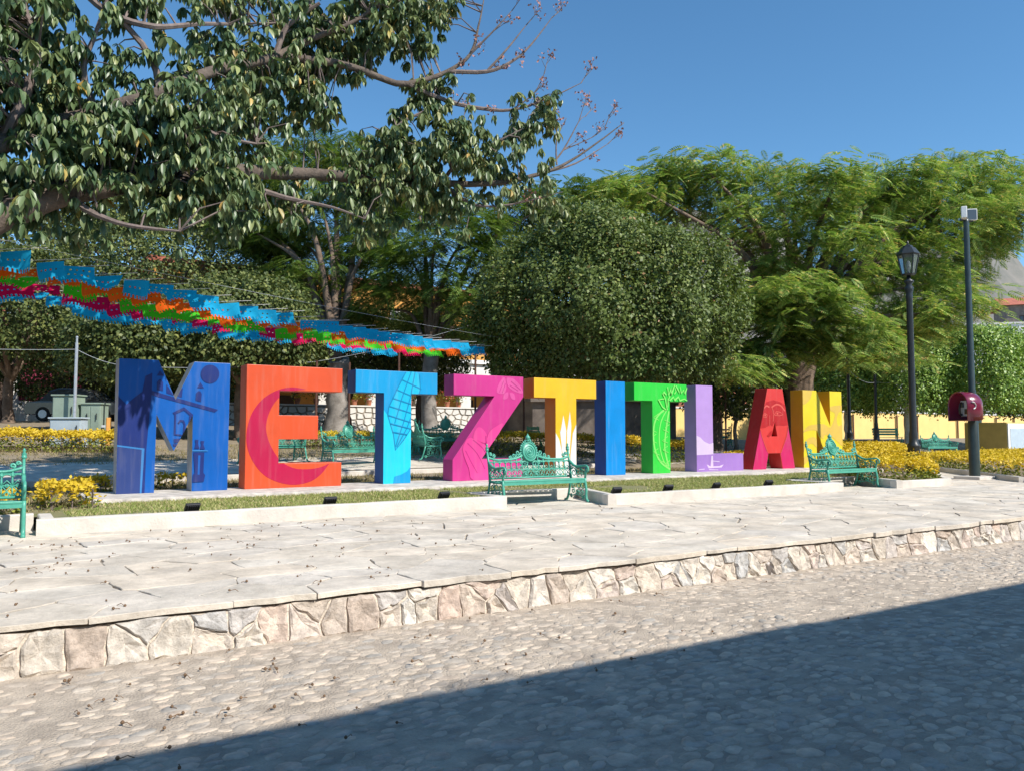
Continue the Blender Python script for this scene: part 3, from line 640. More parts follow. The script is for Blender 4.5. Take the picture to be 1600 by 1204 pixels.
 ('T2','painted_agave','w_white','p',0,[[(11.307,2.015),(11.394,1.638),(11.363,1.097),(11.256,1.183),(11.23,1.638)],[(11.504,2.109),(11.546,1.753),(11.492,1.095),(11.406,1.096),(11.416,1.638)],[(11.04,1.652),(11.18,1.439),(11.256,1.169),(11.277,0.928),(11.289,0.503),(11.035,0.511)],[(11.695,1.797),(11.585,1.581),(11.513,1.066),(11.496,0.496),(11.687,0.49)],[(11.202,1.672),(11.314,1.41),(11.406,1.082),(11.469,0.839),(11.474,0.497),(11.31,0.502),(11.298,0.956),(11.25,1.297)]]),
 ('T3','painted_cactus','g_light','s',0.05,[[(14.613,2.199),(14.549,2.161),(14.459,2.107),(14.381,2.045),(14.324,1.981),(14.278,1.909),(14.242,1.827),(14.22,1.731),(14.208,1.624),(14.204,1.518),(14.209,1.412),(14.221,1.307),(14.242,1.209),(14.271,1.118),(14.309,1.035),(14.352,0.96),(14.396,0.898),(14.445,0.846),(14.506,0.796),(14.592,0.743),(14.69,0.692),(14.76,0.657)],[(14.758,2.144),(14.739,2.063),(14.711,1.946),(14.684,1.83),(14.662,1.725),(14.641,1.621),(14.624,1.517),(14.609,1.412),(14.598,1.307),(14.597,1.205),(14.612,1.106),(14.637,1.01),(14.661,0.924),(14.686,0.847),(14.71,0.781),(14.727,0.735)]]),
 ('T3','painted_cactus_rib','g_light','s',0.032,[[(14.673,2.174),(14.618,2.104),(14.543,2.002),(14.48,1.891),(14.441,1.773),(14.415,1.645),(14.402,1.517),(14.405,1.39),(14.42,1.262),(14.443,1.145),(14.473,1.038),(14.51,0.943),(14.549,0.864),(14.595,0.805),(14.642,0.764),(14.676,0.737)]]),
 ('T3','painted_cactus_spines','g_light','s',0.018,[[(14.211,1.982),(14.396,1.921)],[(14.123,1.672),(14.307,1.61)],[(14.127,1.395),(14.311,1.332)],[(14.219,1.086),(14.403,1.021)],[(14.363,0.898),(14.549,0.833)],[(14.6,1.923),(14.788,1.862)],[(14.545,1.673),(14.733,1.61)],[(14.511,1.392),(14.698,1.329)],[(14.528,1.144),(14.715,1.079)],[(14.228,2.0),(14.381,2.089)],[(14.137,1.475),(14.289,1.561)],[(14.198,1.104),(14.351,1.189)],[(14.606,1.723),(14.762,1.811)],[(14.541,1.411),(14.696,1.498)],[(14.528,1.162),(14.684,1.248)],[(14.599,0.788),(14.755,0.872)]]),
 ('T3','painted_cactus_bloom','g_light','s',0.032,[[(14.639,2.193),(14.52,2.26),(14.386,2.444),(14.574,2.474)],[(14.69,2.194),(14.666,2.281),(14.617,2.487),(14.534,2.611),(14.577,2.65),(14.653,2.582)],[(14.709,2.269),(14.72,2.458),(14.791,2.548)],[(14.708,2.773),(14.74,2.578),(14.838,2.761),(14.835,2.581),(14.961,2.838),(15.011,2.681),(14.957,2.616)],[(15.013,2.821),(15.142,2.646),(15.163,2.793),(15.204,2.642),(15.294,2.721),(15.328,2.626),(15.43,2.795)],[(14.78,2.434),(14.912,2.532),(14.955,2.445),(15.096,2.537),(15.148,2.436),(15.308,2.484),(15.423,2.442)]]),
 ('L','painted_lake','l_dark','p',0,[[(15.722,0.997),(16.386,1.016),(17.636,1.035),(17.622,0.491),(15.713,0.543)]]),
 ('L','painted_mountain','l_light','p',0,[[(15.732,1.535),(15.912,1.469),(16.076,1.351),(16.264,1.29),(16.424,1.326),(16.417,1.012),(15.722,0.997)]]),
 ('L','painted_boat','l_light','p',0,[[(16.148,0.74),(16.294,0.686),(16.635,0.685),(16.809,0.73),(16.72,0.646),(16.219,0.636)],[(16.294,0.686),(16.332,0.972),(16.39,0.971),(16.4,0.683)]]),
 ('L','painted_ripples','l_light','s',0.02,[[(16.36,0.832),(16.638,0.808)],[(15.843,0.609),(16.051,0.618)],[(16.234,0.599),(16.579,0.583)]]),
 ('A','painted_shawl','a_pink','p',0,[[(18.364,1.687),(18.409,1.508),(18.566,1.177),(18.678,0.996),(18.568,0.517),(17.891,0.535)],[(19.587,1.789),(19.517,1.506),(19.332,1.169),(19.24,0.988),(19.333,0.497),(19.925,0.482)]]),
 ('A','painted_face_shade','a_dark','p',0,[[(18.524,2.337),(18.646,2.478),(18.944,2.54),(19.243,2.491),(19.501,2.383),(19.615,1.823),(19.395,1.799),(19.222,1.815),(19.05,1.792),(18.99,1.926),(18.887,1.786),(18.795,1.819),(18.582,1.743),(18.374,1.723)]]),
 ('A','painted_brow','a_light','s',0.045,[[(18.87,2.329),(18.92,2.356),(18.994,2.391),(19.069,2.414),(19.141,2.415),(19.215,2.403),(19.283,2.379),(19.347,2.335),(19.404,2.28),(19.444,2.24)],[(18.536,2.304),(18.563,2.324),(18.603,2.351),(18.642,2.367),(18.682,2.362),(18.723,2.347),(18.751,2.335)]]),
 ('A','painted_eyes','a_light','s',0.018,[[(18.974,2.116),(19.071,2.212),(19.234,2.198),(19.371,2.126),(19.196,2.09),(18.999,2.105)],[(18.475,2.082),(18.552,2.155),(18.664,2.112),(18.633,2.045),(18.483,2.049)]]),
 ('A','painted_pupils','a_light','p',0,[[(19.155,2.152),(19.149,2.137),(19.133,2.127),(19.111,2.123),(19.09,2.126),(19.074,2.136),(19.069,2.15),(19.075,2.165),(19.091,2.175),(19.113,2.179),(19.134,2.176),(19.15,2.166)],[(18.605,2.1),(18.6,2.087),(18.586,2.078),(18.567,2.075),(18.548,2.078),(18.535,2.087),(18.53,2.099),(18.535,2.112),(18.549,2.121),(18.568,2.124),(18.587,2.121),(18.601,2.112)]]),
 ('A','painted_nose','a_light','s',0.024,[[(18.878,2.329),(18.899,2.284),(18.928,2.219),(18.945,2.149),(18.939,2.069),(18.922,1.985),(18.909,1.925)],[(18.769,2.091),(18.757,1.813)]]),
 ('A','painted_mouth','a_dark','p',0,[[(18.639,1.508),(18.746,1.596),(18.858,1.669),(18.842,1.535),(18.709,1.474)]]),
 ('A','painted_chin','a_light','s',0.016,[[(18.364,1.687),(18.372,1.646),(18.384,1.586),(18.409,1.508),(18.455,1.403),(18.513,1.281),(18.566,1.177),(18.611,1.105),(18.651,1.051),(18.679,1.016)],[(19.587,1.789),(19.573,1.717),(19.552,1.615),(19.517,1.506),(19.46,1.391),(19.391,1.27),(19.332,1.169),(19.291,1.097),(19.261,1.043),(19.241,1.008)]]),
 ('N','painted_ochre','n_dark','p',0,[[(20.276,2.894),(20.411,2.941),(20.596,2.938),(20.727,2.908),(20.755,2.843),(20.729,2.749),(20.691,2.667),(20.656,2.61),(20.609,2.564),(20.547,2.524),(20.451,2.472),(20.339,2.426),(20.261,2.44),(20.228,2.568),(20.228,2.755)],[(20.278,1.605),(20.311,1.652),(20.407,1.727),(20.512,1.787),(20.608,1.816),(20.715,1.831),(20.837,1.841),(20.99,1.853),(21.159,1.86),(21.308,1.855),(21.421,1.82),(21.512,1.771),(21.591,1.753),(21.661,1.789),(21.719,1.857),(21.768,1.932),(21.816,2.018),(21.855,2.112),(21.86,2.187),(21.805,2.227),(21.715,2.248),(21.65,2.273),(21.613,2.315),(21.599,2.362),(21.655,2.399),(21.846,2.426),(22.11,2.444),(22.304,2.44),(22.36,2.399),(22.342,2.336),(22.298,2.283),(22.23,2.262),(22.136,2.25),(22.058,2.22),(22.005,2.15),(21.966,2.061),(21.95,1.979),(21.96,1.905),(21.992,1.837),(22.041,1.794),(22.119,1.815),(22.214,1.861),(22.279,1.831),(22.308,1.632),(22.307,1.358),(22.253,1.185),(22.115,1.208),(21.925,1.331),(21.748,1.436),(21.599,1.487),(21.461,1.522),(21.353,1.531),(21.295,1.49),(21.265,1.423),(21.22,1.399),(21.142,1.463),(21.049,1.569),(20.947,1.649),(20.836,1.673),(20.716,1.672),(20.599,1.663),(20.469,1.64),(20.343,1.609)],[(20.264,1.203),(20.322,1.281),(20.405,1.355),(20.499,1.411),(20.605,1.447),(20.722,1.465),(20.823,1.459),(20.903,1.421),(20.967,1.36),(21.004,1.298),(21.012,1.234),(20.994,1.17),(20.952,1.138),(20.877,1.17),(20.778,1.235),(20.678,1.271),(20.58,1.253),(20.481,1.207),(20.398,1.153),(20.335,1.077),(20.287,0.994),(20.255,0.959),(20.239,1.009),(20.239,1.108)],[(20.251,0.816),(20.336,0.874),(20.458,0.925),(20.574,0.955),(20.68,0.952),(20.78,0.927),(20.849,0.892),(20.879,0.844),(20.877,0.785),(20.844,0.747),(20.774,0.753),(20.674,0.779),(20.568,0.782),(20.451,0.727),(20.329,0.651),(20.244,0.616),(20.21,0.658),(20.213,0.741)]]),
]

def stroke(line, w):
    pts = [Vector((p[0], p[1])) for p in line]; Lf = []; Rt = []
    for i, p in enumerate(pts):
        a = pts[max(0, i-1)]; b = pts[min(len(pts)-1, i+1)]
        d = (b-a).normalized(); n = Vector((-d.y, d.x))
        if 0 < i < len(pts)-1:
            d1 = (p-pts[i-1]).normalized(); c = max(.5, abs(d1.dot(d))); k = w/2/c
        else: k = w/2
        e = d*(-w*.3) if i == 0 else (d*(w*.3) if i == len(pts)-1 else Vector((0, 0)))
        Lf.append(p+n*k+e); Rt.append(p-n*k+e)
    return [[Lf[i][:], Lf[i+1][:], Rt[i+1][:], Rt[i][:]] for i in range(len(pts)-1)]
for key, front, side, label in LETTERS:
    loops = SHAPES[key]; pts, tris = tri2(loops); n = len(pts)
    x0 = min(p[0] for p in pts); x1 = max(p[0] for p in pts); ox = (x0+x1)/2
    root = thing('letter', label, 'letter', (ox, LY, zb), 0, 'giant letters on the concrete plinth')
    mb = MB(); vs = [(p[0]-ox, 0, p[1]-zb) for p in pts]+[(p[0]-ox, LD, p[1]-zb) for p in pts]
    fs = ([tuple(range(n)), tuple(range(n, 2*n))[::-1]] if len(loops) == 1 else [tuple(t) for t in tris]+[tuple(i+n for i in t[::-1]) for t in tris]); b = 0
    for lp in loops:
        k = len(lp)
        for i in range(k): fs.append((b+i, b+(i+1) % k, n+b+(i+1) % k, n+b+i))
        b += k
    mb.add(vs, fs); o = mb.build('body', [M[front], M[side]], root)
    for p in o.data.polygons: p.material_index = 0 if p.normal.y < -.9 else 1
    bevel(o, .006, 2)
    off = .003
    for L, name, col, kind, wdt, polys in MURALS:
        if L != key: continue
        for pg in polys:
            mv = []; mf = []; bb = 0; off += .0005
            if kind == 's': pieces = stroke(pg, wdt); off += .0004
            else:
                pp, tt = tri2([pg]); pieces = [[pp[i] for i in t] for t in tt]
            for pc in pieces:
                for t in tris:
                    c = clip_convex([tuple(q) for q in pc], [pts[i] for i in t])
                    if len(c) < 3: continue
                    mv += [(q[0]-ox, -off, q[1]-zb) for q in c]; mf.append(tuple(range(bb, bb+len(c)))); bb += len(c)
            if not mf: continue
            me = bpy.data.meshes.new(name); me.from_pydata(mv, [], mf)
            bm = bmesh.new(); bm.from_mesh(me); bmesh.ops.remove_doubles(bm, verts=bm.verts, dist=1e-4); bm.normal_update()
            for f in bm.faces:
                if f.normal.y > 0: f.normal_flip()
            bm.to_mesh(me); bm.free(); obj(name, me, M[col], root)

# ------------------------------------------------------------------ cast-iron benches
def ring(mb, c, r, tr, plane='xz', n=10, t=4, sq=1.0, f=None):
    P = []
    for i in range(n):
        a = 2*math.pi*i/n; u, v = r*math.cos(a), r*sq*math.sin(a)
        P.append(f(c[0]+u, c[1]+v) if f else ((c[0]+u, c[1], c[2]+v) if plane == 'xz' else (c[0], c[1]+u, c[2]+v)))
    mb.tube(P, tr, t, closed=True)
def spiral(mb, c, r0, r1, a0, turns, tr, f, n=12):
    P = []
    for i in range(n+1):
        t = i/n; a = a0+turns*2*math.pi*t; r = r0+(r1-r0)*t; P.append(f(c[0]+r*math.cos(a), c[1]+r*math.sin(a)))
    mb.tube(P, tr, 4)
def make_bench():
    root = thing('bench', 'bench', 'bench')
    W = .88; iron = M['iron']
    for i in range(4):
        y0 = .015+i*.115; s = MB().box(-W+.02, W-.02, y0, y0+.102, .405-(.006*i), .438-(.006*i)); bevel(s.build('seat_slat', iron, root), .008, 2)
    MB().box(-W+.02, W-.02, .02, .04, .355, .404).build('seat_apron', iron, root)
    for s in (-1, 1):
        X = s*W; f = lambda u, v: (X, u, v); mb = MB()
        def curve(pts, r, r1=None, n=6, flat=1.0): mb.tube([f(*p) for p in pts], r, n, r1, flat=flat)
        curve([(-.075, .012), (-.04, .02), (-.005, .06), (.005, .14), (-.005, .22), (.012, .30), (.028, .37), (.03, .44)], .028, .024)       # front leg
        curve([(.66, .012), (.60, .02), (.565, .07), (.53, .18), (.50, .30), (.47, .42)], .026, .022)                                            # rear leg
        curve([(.47, .40), (.49, .55), (.525, .74), (.575, .93)], .026, .018)                                                                    # back post
        curve([(.52, .73), (.46, .70), (.38, .655), (.26, .635), (.12, .655), (.01, .665), (-.05, .64), (-.07, .595), (-.05, .555), (-.012, .555), (-.005, .59)], .028, .014)   # arm and scroll
        curve([(.03, .44), (.02, .50), (.0, .56), (.01, .63)], .022)
        curve([(.03, .40), (.25, .39), (.47, .40)], .02)
        for c, r in (((.10, .53), .07), ((.24, .52), .07), ((.38, .53), .085), ((.17, .60), .035), ((.31, .59), .04), ((.45, .62), .04)):
            spiral(mb, c, r, r*.25, random.uniform(0, 6), 1.3, .011, f)
        for c, r in (((.10, .31), .075), ((.24, .30), .08), ((.38, .31), .075), ((.14, .18), .06), ((.40, .19), .06), ((.27, .18), .055), ((.10, .08), .04), ((.46, .10), .04)):
            spiral(mb, c, r, r*.25, random.uniform(0, 6), 1.3, .011, f)
        curve([(.01, .12), (.14, .10), (.28, .13), (.42, .10), (.55, .12)], .013)
        side = mb.build('side_frame', iron, root, smooth=True)
        fb = MB(); fb.ball((X, .58, .955), .034, 8, 5); fb.lathe([(.02, 0), (.035, .02), (.012, .05), (.022, .07), (.004, .10)], (X, .585, .97), 8); fb.build('finial', iron, side, smooth=True)
    f = lambda u, v: (u, .47+(v-.42)*.205, v)
    def rail(u):
        a = abs(u)/W
        return .775+.11*math.exp(-(a/.27)**2)+.05*max(0, (a-.78)/.22)**1.5
    N = 36; us = [-W+2*W*i/N for i in range(N+1)]
    mb = MB(); mb.tube([f(u, rail(u)) for u in us], .022, 6)
    for s in (-1, 1):                                                          # leafwork along the rail
        for k, (c, r) in enumerate((((s*.24, .90), .05), ((s*.33, .85), .045), ((s*.42, .82), .03), ((s*.76, .845), .035), ((s*.82, .875), .03))):
            spiral(mb, c, r, r*.2, (0 if s < 0 else math.pi)+.6*k, 1.2*s, .016, f)
        for k in range(7): mb.ball(f(s*(.20+.035*k), rail(s*(.20+.035*k))+.03-.002*k), .018, 6, 4)
    mb.build('top_rail', iron, root, smooth=True)
    mb = MB()
    mb.tube([f(-W, .745), f(W, .745)], .011, 5); mb.tube([f(-W, .60), f(W, .60)], .010, 5); mb.tube([f(-W, .455), f(W, .455)], .018, 5)
    n = 15; st_ = 2*W/n
    for i in range(n+1):
        u = -W+i*st_
        mb.tube([f(u, .455), f(u, .52), f(u, .60)], .009, 4); mb.tube([f(u, .60), f(u, .64), f(u, .70), f(u, rail(u))], .01, 5, radii=[.008, .016, .011, .014])
        mb.ball(f(u, .725), .022, 6, 4)
        if i < n:
            c = u+st_/2
            mb.tube([f(c+st_*.5*math.cos(a), .69+.05*math.sin(a)) for a in [math.pi*k/6 for k in range(7)]], .010, 4)
            mb.tube([f(u, .60), f(c, .665), f(u+st_, .60)], .009, 4); mb.tube([f(u, .60), f(c, .535), f(u+st_, .60)], .009, 4)
            mb.tube([f(u, .47), f(c, .535), f(u+st_, .47)], .009, 4); ring(mb, (c, .492), .026, .008, n=8, f=f); ring(mb, (c, .60), .02, .008, n=8, f=f)
    for s in (-1, 1):
        for c, r in (((s*.10, .70), .06), ((s*.16, .62), .06), ((s*.07, .57), .055), ((s*.20, .72), .045), ((s*.0+s*.12, .52), .045)):
            spiral(mb, c, r, r*.2, 0 if s > 0 else math.pi, 1.2*s, .012, f)
    mb.build('back_lattice', iron, root, smooth=True)
    # medallion with its rings and the flame finial
    mb = MB(); cz = .915; yb = f(0, cz)[1]
    prof = [(.0, -.03), (.15, -.028), (.165, -.012), (.165, .012), (.15, .025), (0, .025)]
    k = 24; vs = []; fs = []
    for r, t in prof:
        for i in range(k):
            a = 2*math.pi*i/k; rr = max(r, .002); p = f(rr*math.cos(a), cz+rr*1.12*math.sin(a)); vs.append((p[0], p[1]+t, p[2]))
    for j in range(len(prof)-1):
        for i in range(k): fs.append((j*k+i, j*k+(i+1) % k, (j+1)*k+(i+1) % k, (j+1)*k+i))
    mb.add(vs, fs); med = mb.build('medallion', iron, root, smooth=True)
    mb = MB(); g = lambda u, v: (u, f(0, v)[1]-.032, v)
    for r, t in ((.145, .014), (.095, .010), (.06, .010)): mb.tube([g(r*math.cos(2*math.pi*i/20), cz+r*1.12*math.sin(2*math.pi*i/20)) for i in range(20)], t, 5, closed=True)
    mb.ball(g(0, cz), .03, 8, 5); mb.ball(g(.02, cz+.03), .016, 6, 4); mb.ball(g(-.025, cz-.02), .016, 6, 4)
    mb.build('relief', iron, med, smooth=True)
    mb = MB()
    for i in range(18):
        a = math.pi*(-.1+1.2*i/17); mb.ball(f(.178*math.cos(a), cz+.20*math.sin(a)), .024 if i % 2 else .018, 6, 4)
    mb.build('scalloped_rim', iron, med, smooth=True)
    mb = MB(); p = f(0, 1.10)
    mb.lathe([(.03, 0), (.05, .012), (.02, .03), (.04, .05), (.052, .075), (.034, .10), (.014, .125), (.004, .15)], p, 8)
    for s in (-1, 1): spiral(mb, (s*.045, 1.115), .03, .008, 0, 1.1*s, .01, f)
    mb.build('finial', iron, med, smooth=True)
    return root
bench0 = make_bench(); used = [False]
def place_bench(x, y, rz, label, group, z=.333):
    o = bench0 if not used[0] else copy_tree(bench0); used[0] = True
    o.location = (x, y, z); o.rotation_euler = (0, 0, rz); tag(o, label, 'bench', group); return o
G1 = 'turquoise iron benches along the promenade'; G2 = 'iron benches inside the park'
place_bench(8.2, 11.42, R(-1.5), 'turquoise cast iron bench in front of the magenta Z and yellow T', G1)
place_bench(16.42, 10.86, R(-1.5), 'turquoise cast iron bench in front of the yellow letter N', G1)
place_bench(-.56, 11.30, 0, 'turquoise cast iron bench with its end at the notch before the blue letter M', G1)
place_bench(8.35, 20.3, R(14), 'green iron bench seen through the gap between the orange E and cyan T', G2, T(8.35, 20.3)+.012)
place_bench(6.2, 21.6, R(200), 'green iron bench seen through the lower opening of the orange E', G2, T(6.2, 21.6)+.012)
place_bench(11.3, 21.6, R(75), 'green iron bench side on behind the cyan T and magenta Z', G2, T(11.3, 21.6)+.012)
place_bench(41.6, 22.3, R(-20), 'green iron bench beyond the golden hedge beside the ochre cabinet', G2, T(41.6, 22.3))
place_bench(27.2, 25.2, R(150), 'dark iron bench in tree shade behind the lilac letter L', G2, T(27.2, 25.2))
place_bench(12.6, 23.6, R(165), 'dark iron bench in tree shade behind the diagonal of the magenta Z', G2, T(12.6, 23.6))
# plain slatted park bench
def slat_bench(x, y, rz, label):
    t = thing('slatted_bench', label, 'bench', (x, y, T(x, y)), rz, G2)
    for i in range(3): MB().box(-.8, .8, .05+i*.14, .17+i*.14, .42, .45).build('seat_slat', M['green_wood'], t)
    for i in range(3): MB().box(-.8, .8, .46+i*.03, .49+i*.03, .55+i*.14, .66+i*.14).build('back_slat', M['green_wood'], t)
    for s in (-1, 1): MB().tube([(s*.7, .05, 0), (s*.7, .05, .41)], .03, 6).tube([(s*.7, .44, 0), (s*.7, .47, .45), (s*.7, .56, .96)], .03, 6).build('leg_frame', M['green_wood'], t)
slat_bench(42.3, 25.6, R(-25), 'plain green slatted bench behind the iron bench and golden hedge')
slat_bench(16.3, 22.6, R(40), 'plain green slatted bench behind the hedge between yellow T and blue I')

# ------------------------------------------------------------------ promenade furniture
def floodlight(x, y, rz, label, z=.475):
    t = thing('floodlight', label, 'floodlight', (x, y, z), rz, 'small black floodlights in the grass')
    MB().box(-.06, .06, -.05, .05, -.02, .012).tube([(0, 0, 0), (0, 0, .05)], .014, 6).build('bracket', M['black'], t)
    c, s = math.cos(R(35)), math.sin(R(35))
    def rot(mb): mb.v = [(x_, (y_*c-z_*s), y_*s+z_*c+.085) for x_, y_, z_ in mb.v]; return mb
    h = rot(MB().box(-.10, .10, -.012, .035, -.065, .065)).build('housing', M['black'], t); bevel(h, .008)
    f = MB()
    for i in range(6): f.box(-.08+.029*i, -.068+.029*i, -.04, -.013, -.055, .055)
    rot(f).build('cooling_fins', M['black'], h)
    rot(MB().box(-.085, .085, .036, .040, -.052, .052)).build('glass', M['pane'], h)
for x, y, lb in ((2.32, 11.62, 'black floodlight in the grass in front of the blue letter M'), (4.3, 11.62, 'black floodlight in the grass in front of the orange letter E'),
    (6.25, 11.6, 'black floodlight in the grass in front of the cyan letter T'), (9.35, 10.86, 'black floodlight at the bed corner beside the central bench, before the blue I'),
    (10.6, 10.84, 'black floodlight in the grass in front of the green letter T'), (11.85, 10.8, 'black floodlight in the grass in front of the lilac letter L'), (13.35, 10.76, 'black floodlight in the grass in front of the red letter A')):
    floodlight(x, y, R(random.uniform(-8, 12)), lb)

def make_lamp():
    t = thing('street_lamp', 'lamp', 'street lamp')
    p = MB().lathe([(.24, 0), (.24, .06), (.19, .10), (.175, .16), (.15, .55), (.135, .75), (.155, .78), (.155, .83), (.11, .88), (.10, 1.0), (.10, 1.1), (.082, 1.2), (.075, 4.5), (.09, 4.56), (.075, 4.62), (.10, 4.72), (.11, 4.78), (.06, 4.86), (.12, 4.93), (.12, 4.96), (.05, 5.0), (.045, 5.1)], n=16)
    p.build('post', M['black_iron'], t, smooth=True)
    r = MB()
    for i in range(8):
        a = 2*math.pi*i/8; r.tube([(.155*math.cos(a), .155*math.sin(a), .16), (.128*math.cos(a), .128*math.sin(a), .74)], .014, 5)
    r.build('base_flutes', M['black_iron'], t)
    ln = MB().frustum((0, 0), 0.139, 0.164, 5.09, 5.14, 6, 0).frustum((0, 0), 0.246, 0.262, 5.60, 5.635, 6, 0)
    for i in range(6):
        a = 2*math.pi*i/6; ln.tube([(0.152*math.cos(a), 0.152*math.sin(a), 5.12), (0.242*math.cos(a), 0.242*math.sin(a), 5.61)], .016, 5)
    lan = ln.build('lantern', M['black_iron'], t)
    for i in range(6):
        a, b = 2*math.pi*i/6, 2*math.pi*(i+1)/6
        MB().add([(0.148*math.cos(a), 0.148*math.sin(a), 5.13), (0.148*math.cos(b), 0.148*math.sin(b), 5.13), (0.236*math.cos(b), 0.236*math.sin(b), 5.605), (0.236*math.cos(a), 0.236*math.sin(a), 5.605)], [(0, 1, 2, 3)]).build('glass_pane', M['glass'], lan)
    MB().frustum((0, 0), 0.283, 0.164, 5.632, 5.80, 6, 0).frustum((0, 0), 0.131, 0.107, 5.80, 5.86, 6, 0).lathe([(.05, 0), (.06, .03), (.02, .06), (.03, .09), (.005, .14)], (0, 0, 5.85), 8).build('lantern_roof', M['black_iron'], lan)
    MB().lathe([(.03, 0), (.03, .1), (.055, .16), (.06, .26), (.03, .33), (.01, .35)], (0, 0, 5.13), 10).build('bulb', M['white'], lan, smooth=True)
    return t
lamp0 = make_lamp()
def place_lamp(o, x, y, z, label, k=1.0):
    o.scale = (k, k, k); o.location = (x, y, z); tag(o, label, 'street lamp', 'black lantern lamp posts')
place_lamp(lamp0, 23.3, 13.38, T(23.3, 13.4)-.14, 'black lantern lamp post in golden shrubs beside the bench before the N', 1.21)
place_lamp(copy_tree(lamp0), 36.2, 24.1, T(36.2, 24.1), 'black lamp post behind the yellow letter N by the feathery tree')
place_lamp(copy_tree(lamp0), .47, 45.8, T(0, 45), 'grey green lamp post standing before the white and maroon house')
place_lamp(copy_tree(lamp0), 41.4, 25.9, T(41, 26), 'thin black lamp post beside the clipped trees and yellow wall')

# tall floodlight pole with its lamps, and the telephone hood it carries
PX, PY = 22.45, 11.2
t = thing('light_pole', 'tall dark green pole with two white floodlights on top', 'light pole', (PX, PY, .33))
MB().lathe([(.145, .0), (.14, .03), (.135, 1.55), (.105, 1.62), (.10, 2.4), (.085, 2.45), (.072, 7.1), (.072, 7.2)], n=14).build('pole', M['pole_green'], t, smooth=True)
bevel(MB().box(-.45, .45, -.35, .35, -.02, .09).build('concrete_base', M['concrete'], t), .02)
MB().tube([(-.2, .05, 7.15), (.22, -.05, 7.15)], .03, 6).build('crossarm', M['pole_green'], t)
for s, rz in ((-1, .5), (1, -.7)):
    b = MB().box(-.14, .14, -.09, .05, -.16, .16); c_, s_ = math.cos(rz), math.sin(rz)
    b.v = [(x_*c_-y_*s_+s*.2, x_*s_+y_*c_-.03, z_+7.32) for x_, y_, z_ in b.v]; f = b.build('floodlight_head', M['white'], t); bevel(f, .015)
    b = MB().box(-.12, .12, -.096, -.092, -.14, .14); b.v = [(x_*c_-y_*s_+s*.2, x_*s_+y_*c_-.03, z_+7.32) for x_, y_, z_ in b.v]; b.build('glass', M['pane'], f)
h = thing('telephone_booth', 'maroon fibreglass telephone hood mounted on the tall green pole', 'telephone hood', (PX-.05, PY-.04, 1.92), R(-112))
prof = [(-.36, 0), (.36, 0)]+[(.36*math.cos(a), .42+.36*math.sin(a)) for a in [math.pi*k/14 for k in range(15)]]
def shell(y0, y1, s0, s1, nm, parent, m):
    mb = MB(); n = len(prof); vs = []
    for y, s in ((y0, s0), (y1, s1), (y1, s1*.93), (y0+.05, s0*.91)):
        for px_, pz in prof: vs.append((px_*s, y, .38+(pz-.38)*s))
    fs = []
    for k in range(3):
        for i in range(n): fs.append((k*n+i, k*n+(i+1) % n, (k+1)*n+(i+1) % n, (k+1)*n+i))
    fs.append(tuple(range(3*n, 4*n))); fs.append(tuple(range(n))[::-1])
    mb.add(vs, fs); return mb.build(nm, m, parent)
# y0 is the closed back, y1 the open front
mb = MB(); n = len(prof); vs = []; fs = []
for y, s, dz in ((.06, .80, 0), (.0, .93, 0), (-.12, 1.0, 0), (-.48, 1.02, 0), (-.50, .97, 0), (-.46, .93, 0), (-.05, .86, 0)):
    for px_, pz in prof: vs.append((px_*s, y, .38+(pz-.38)*s))
for k in range(6):
    for i in range(n): fs.append((k*n+i, k*n+(i+1) % n, (k+1)*n+(i+1) % n, (k+1)*n+i))
fs += [tuple(range(n))[::-1], tuple(range(6*n, 7*n))]
mb.add(vs, fs); o = mb.build('hood', M['hood'], h, smooth=True)
ph = bevel(MB().box(-.17, .17, -.26, -.055, .12, .55).build('telephone', M['grey_metal'], h), .02)
MB().box(-.15, -.02, -.275, -.262, .36, .50).build('display', M['pane'], ph)
MB().box(.0, .15, -.275, -.262, .18, .32).build('keypad', M['black'], ph)
MB().tube([(-.09, -.28, .16), (-.10, -.33, .20), (-.10, -.34, .32), (-.09, -.32, .46), (-.09, -.28, .49)], .028, 8).build('handset', M['black'], ph, smooth=True)
MB().tube([(-.1, -.30, .17), (-.05, -.33, .05), (.08, -.3, -.05), (.1, -.2, .13)], .008, 5).build('cord', M['black'], ph)
MB().tube([(.372, -.36, .50), (.374, -.28, .48), (.375, -.235, .42), (.374, -.25, .35), (.372, -.31, .31)], .026, 6, radii=[.034, .02, .017, .02, .034], flat=.5).build('handset_emblem', M['white'], h)
MB().box(-.05, .05, .05, .14, .15, .45).build('bracket', M['pole_green'], h)

# electrical cabinets at the left
def cab(x, y, w_, d_, h_, m, label, doors=1, rz=0):
    t = thing('electrical_cabinet', label, 'cabinet', (x, y, T(x, y)-.02), rz, 'electrical cabinets by the golden hedge')
    bevel(MB().box(-w_/2, w_/2, 0, d_, 0, h_).build('body', m, t), .015)
    bevel(MB().box(-w_/2-.04, w_/2+.04, -.04, d_+.04, h_+.002, h_+.05).build('lid', m, t), .01)
    for i in range(doors):
        x0 = -w_/2+.03+i*(w_-.03)/doors; x1 = -w_/2+(i+1)*(w_-.03)/doors
        dr = bevel(MB().box(x0, x1, -.018, -.002, .1, h_-.06).build('door', m, t), .006)
        MB().tube([(x1-.07, -.05, h_*.62), (x1-.07, -.05, h_*.78)], .014, 5).box(x1-.075, x1-.065, -.05, -.017, h_*.69, h_*.71).build('handle', M['black'], dr)
cab(1.75, 27.9, .72, .55, 1.48, M['cab_green'], 'tall sage green electrical cabinet with a black handle, beside the steel mast', 1, R(-33))
cab(2.45, 27.6, .62, .5, 1.25, M['cab_green'], 'lower sage green electrical cabinet with two doors by the orange post', 2, R(-33))
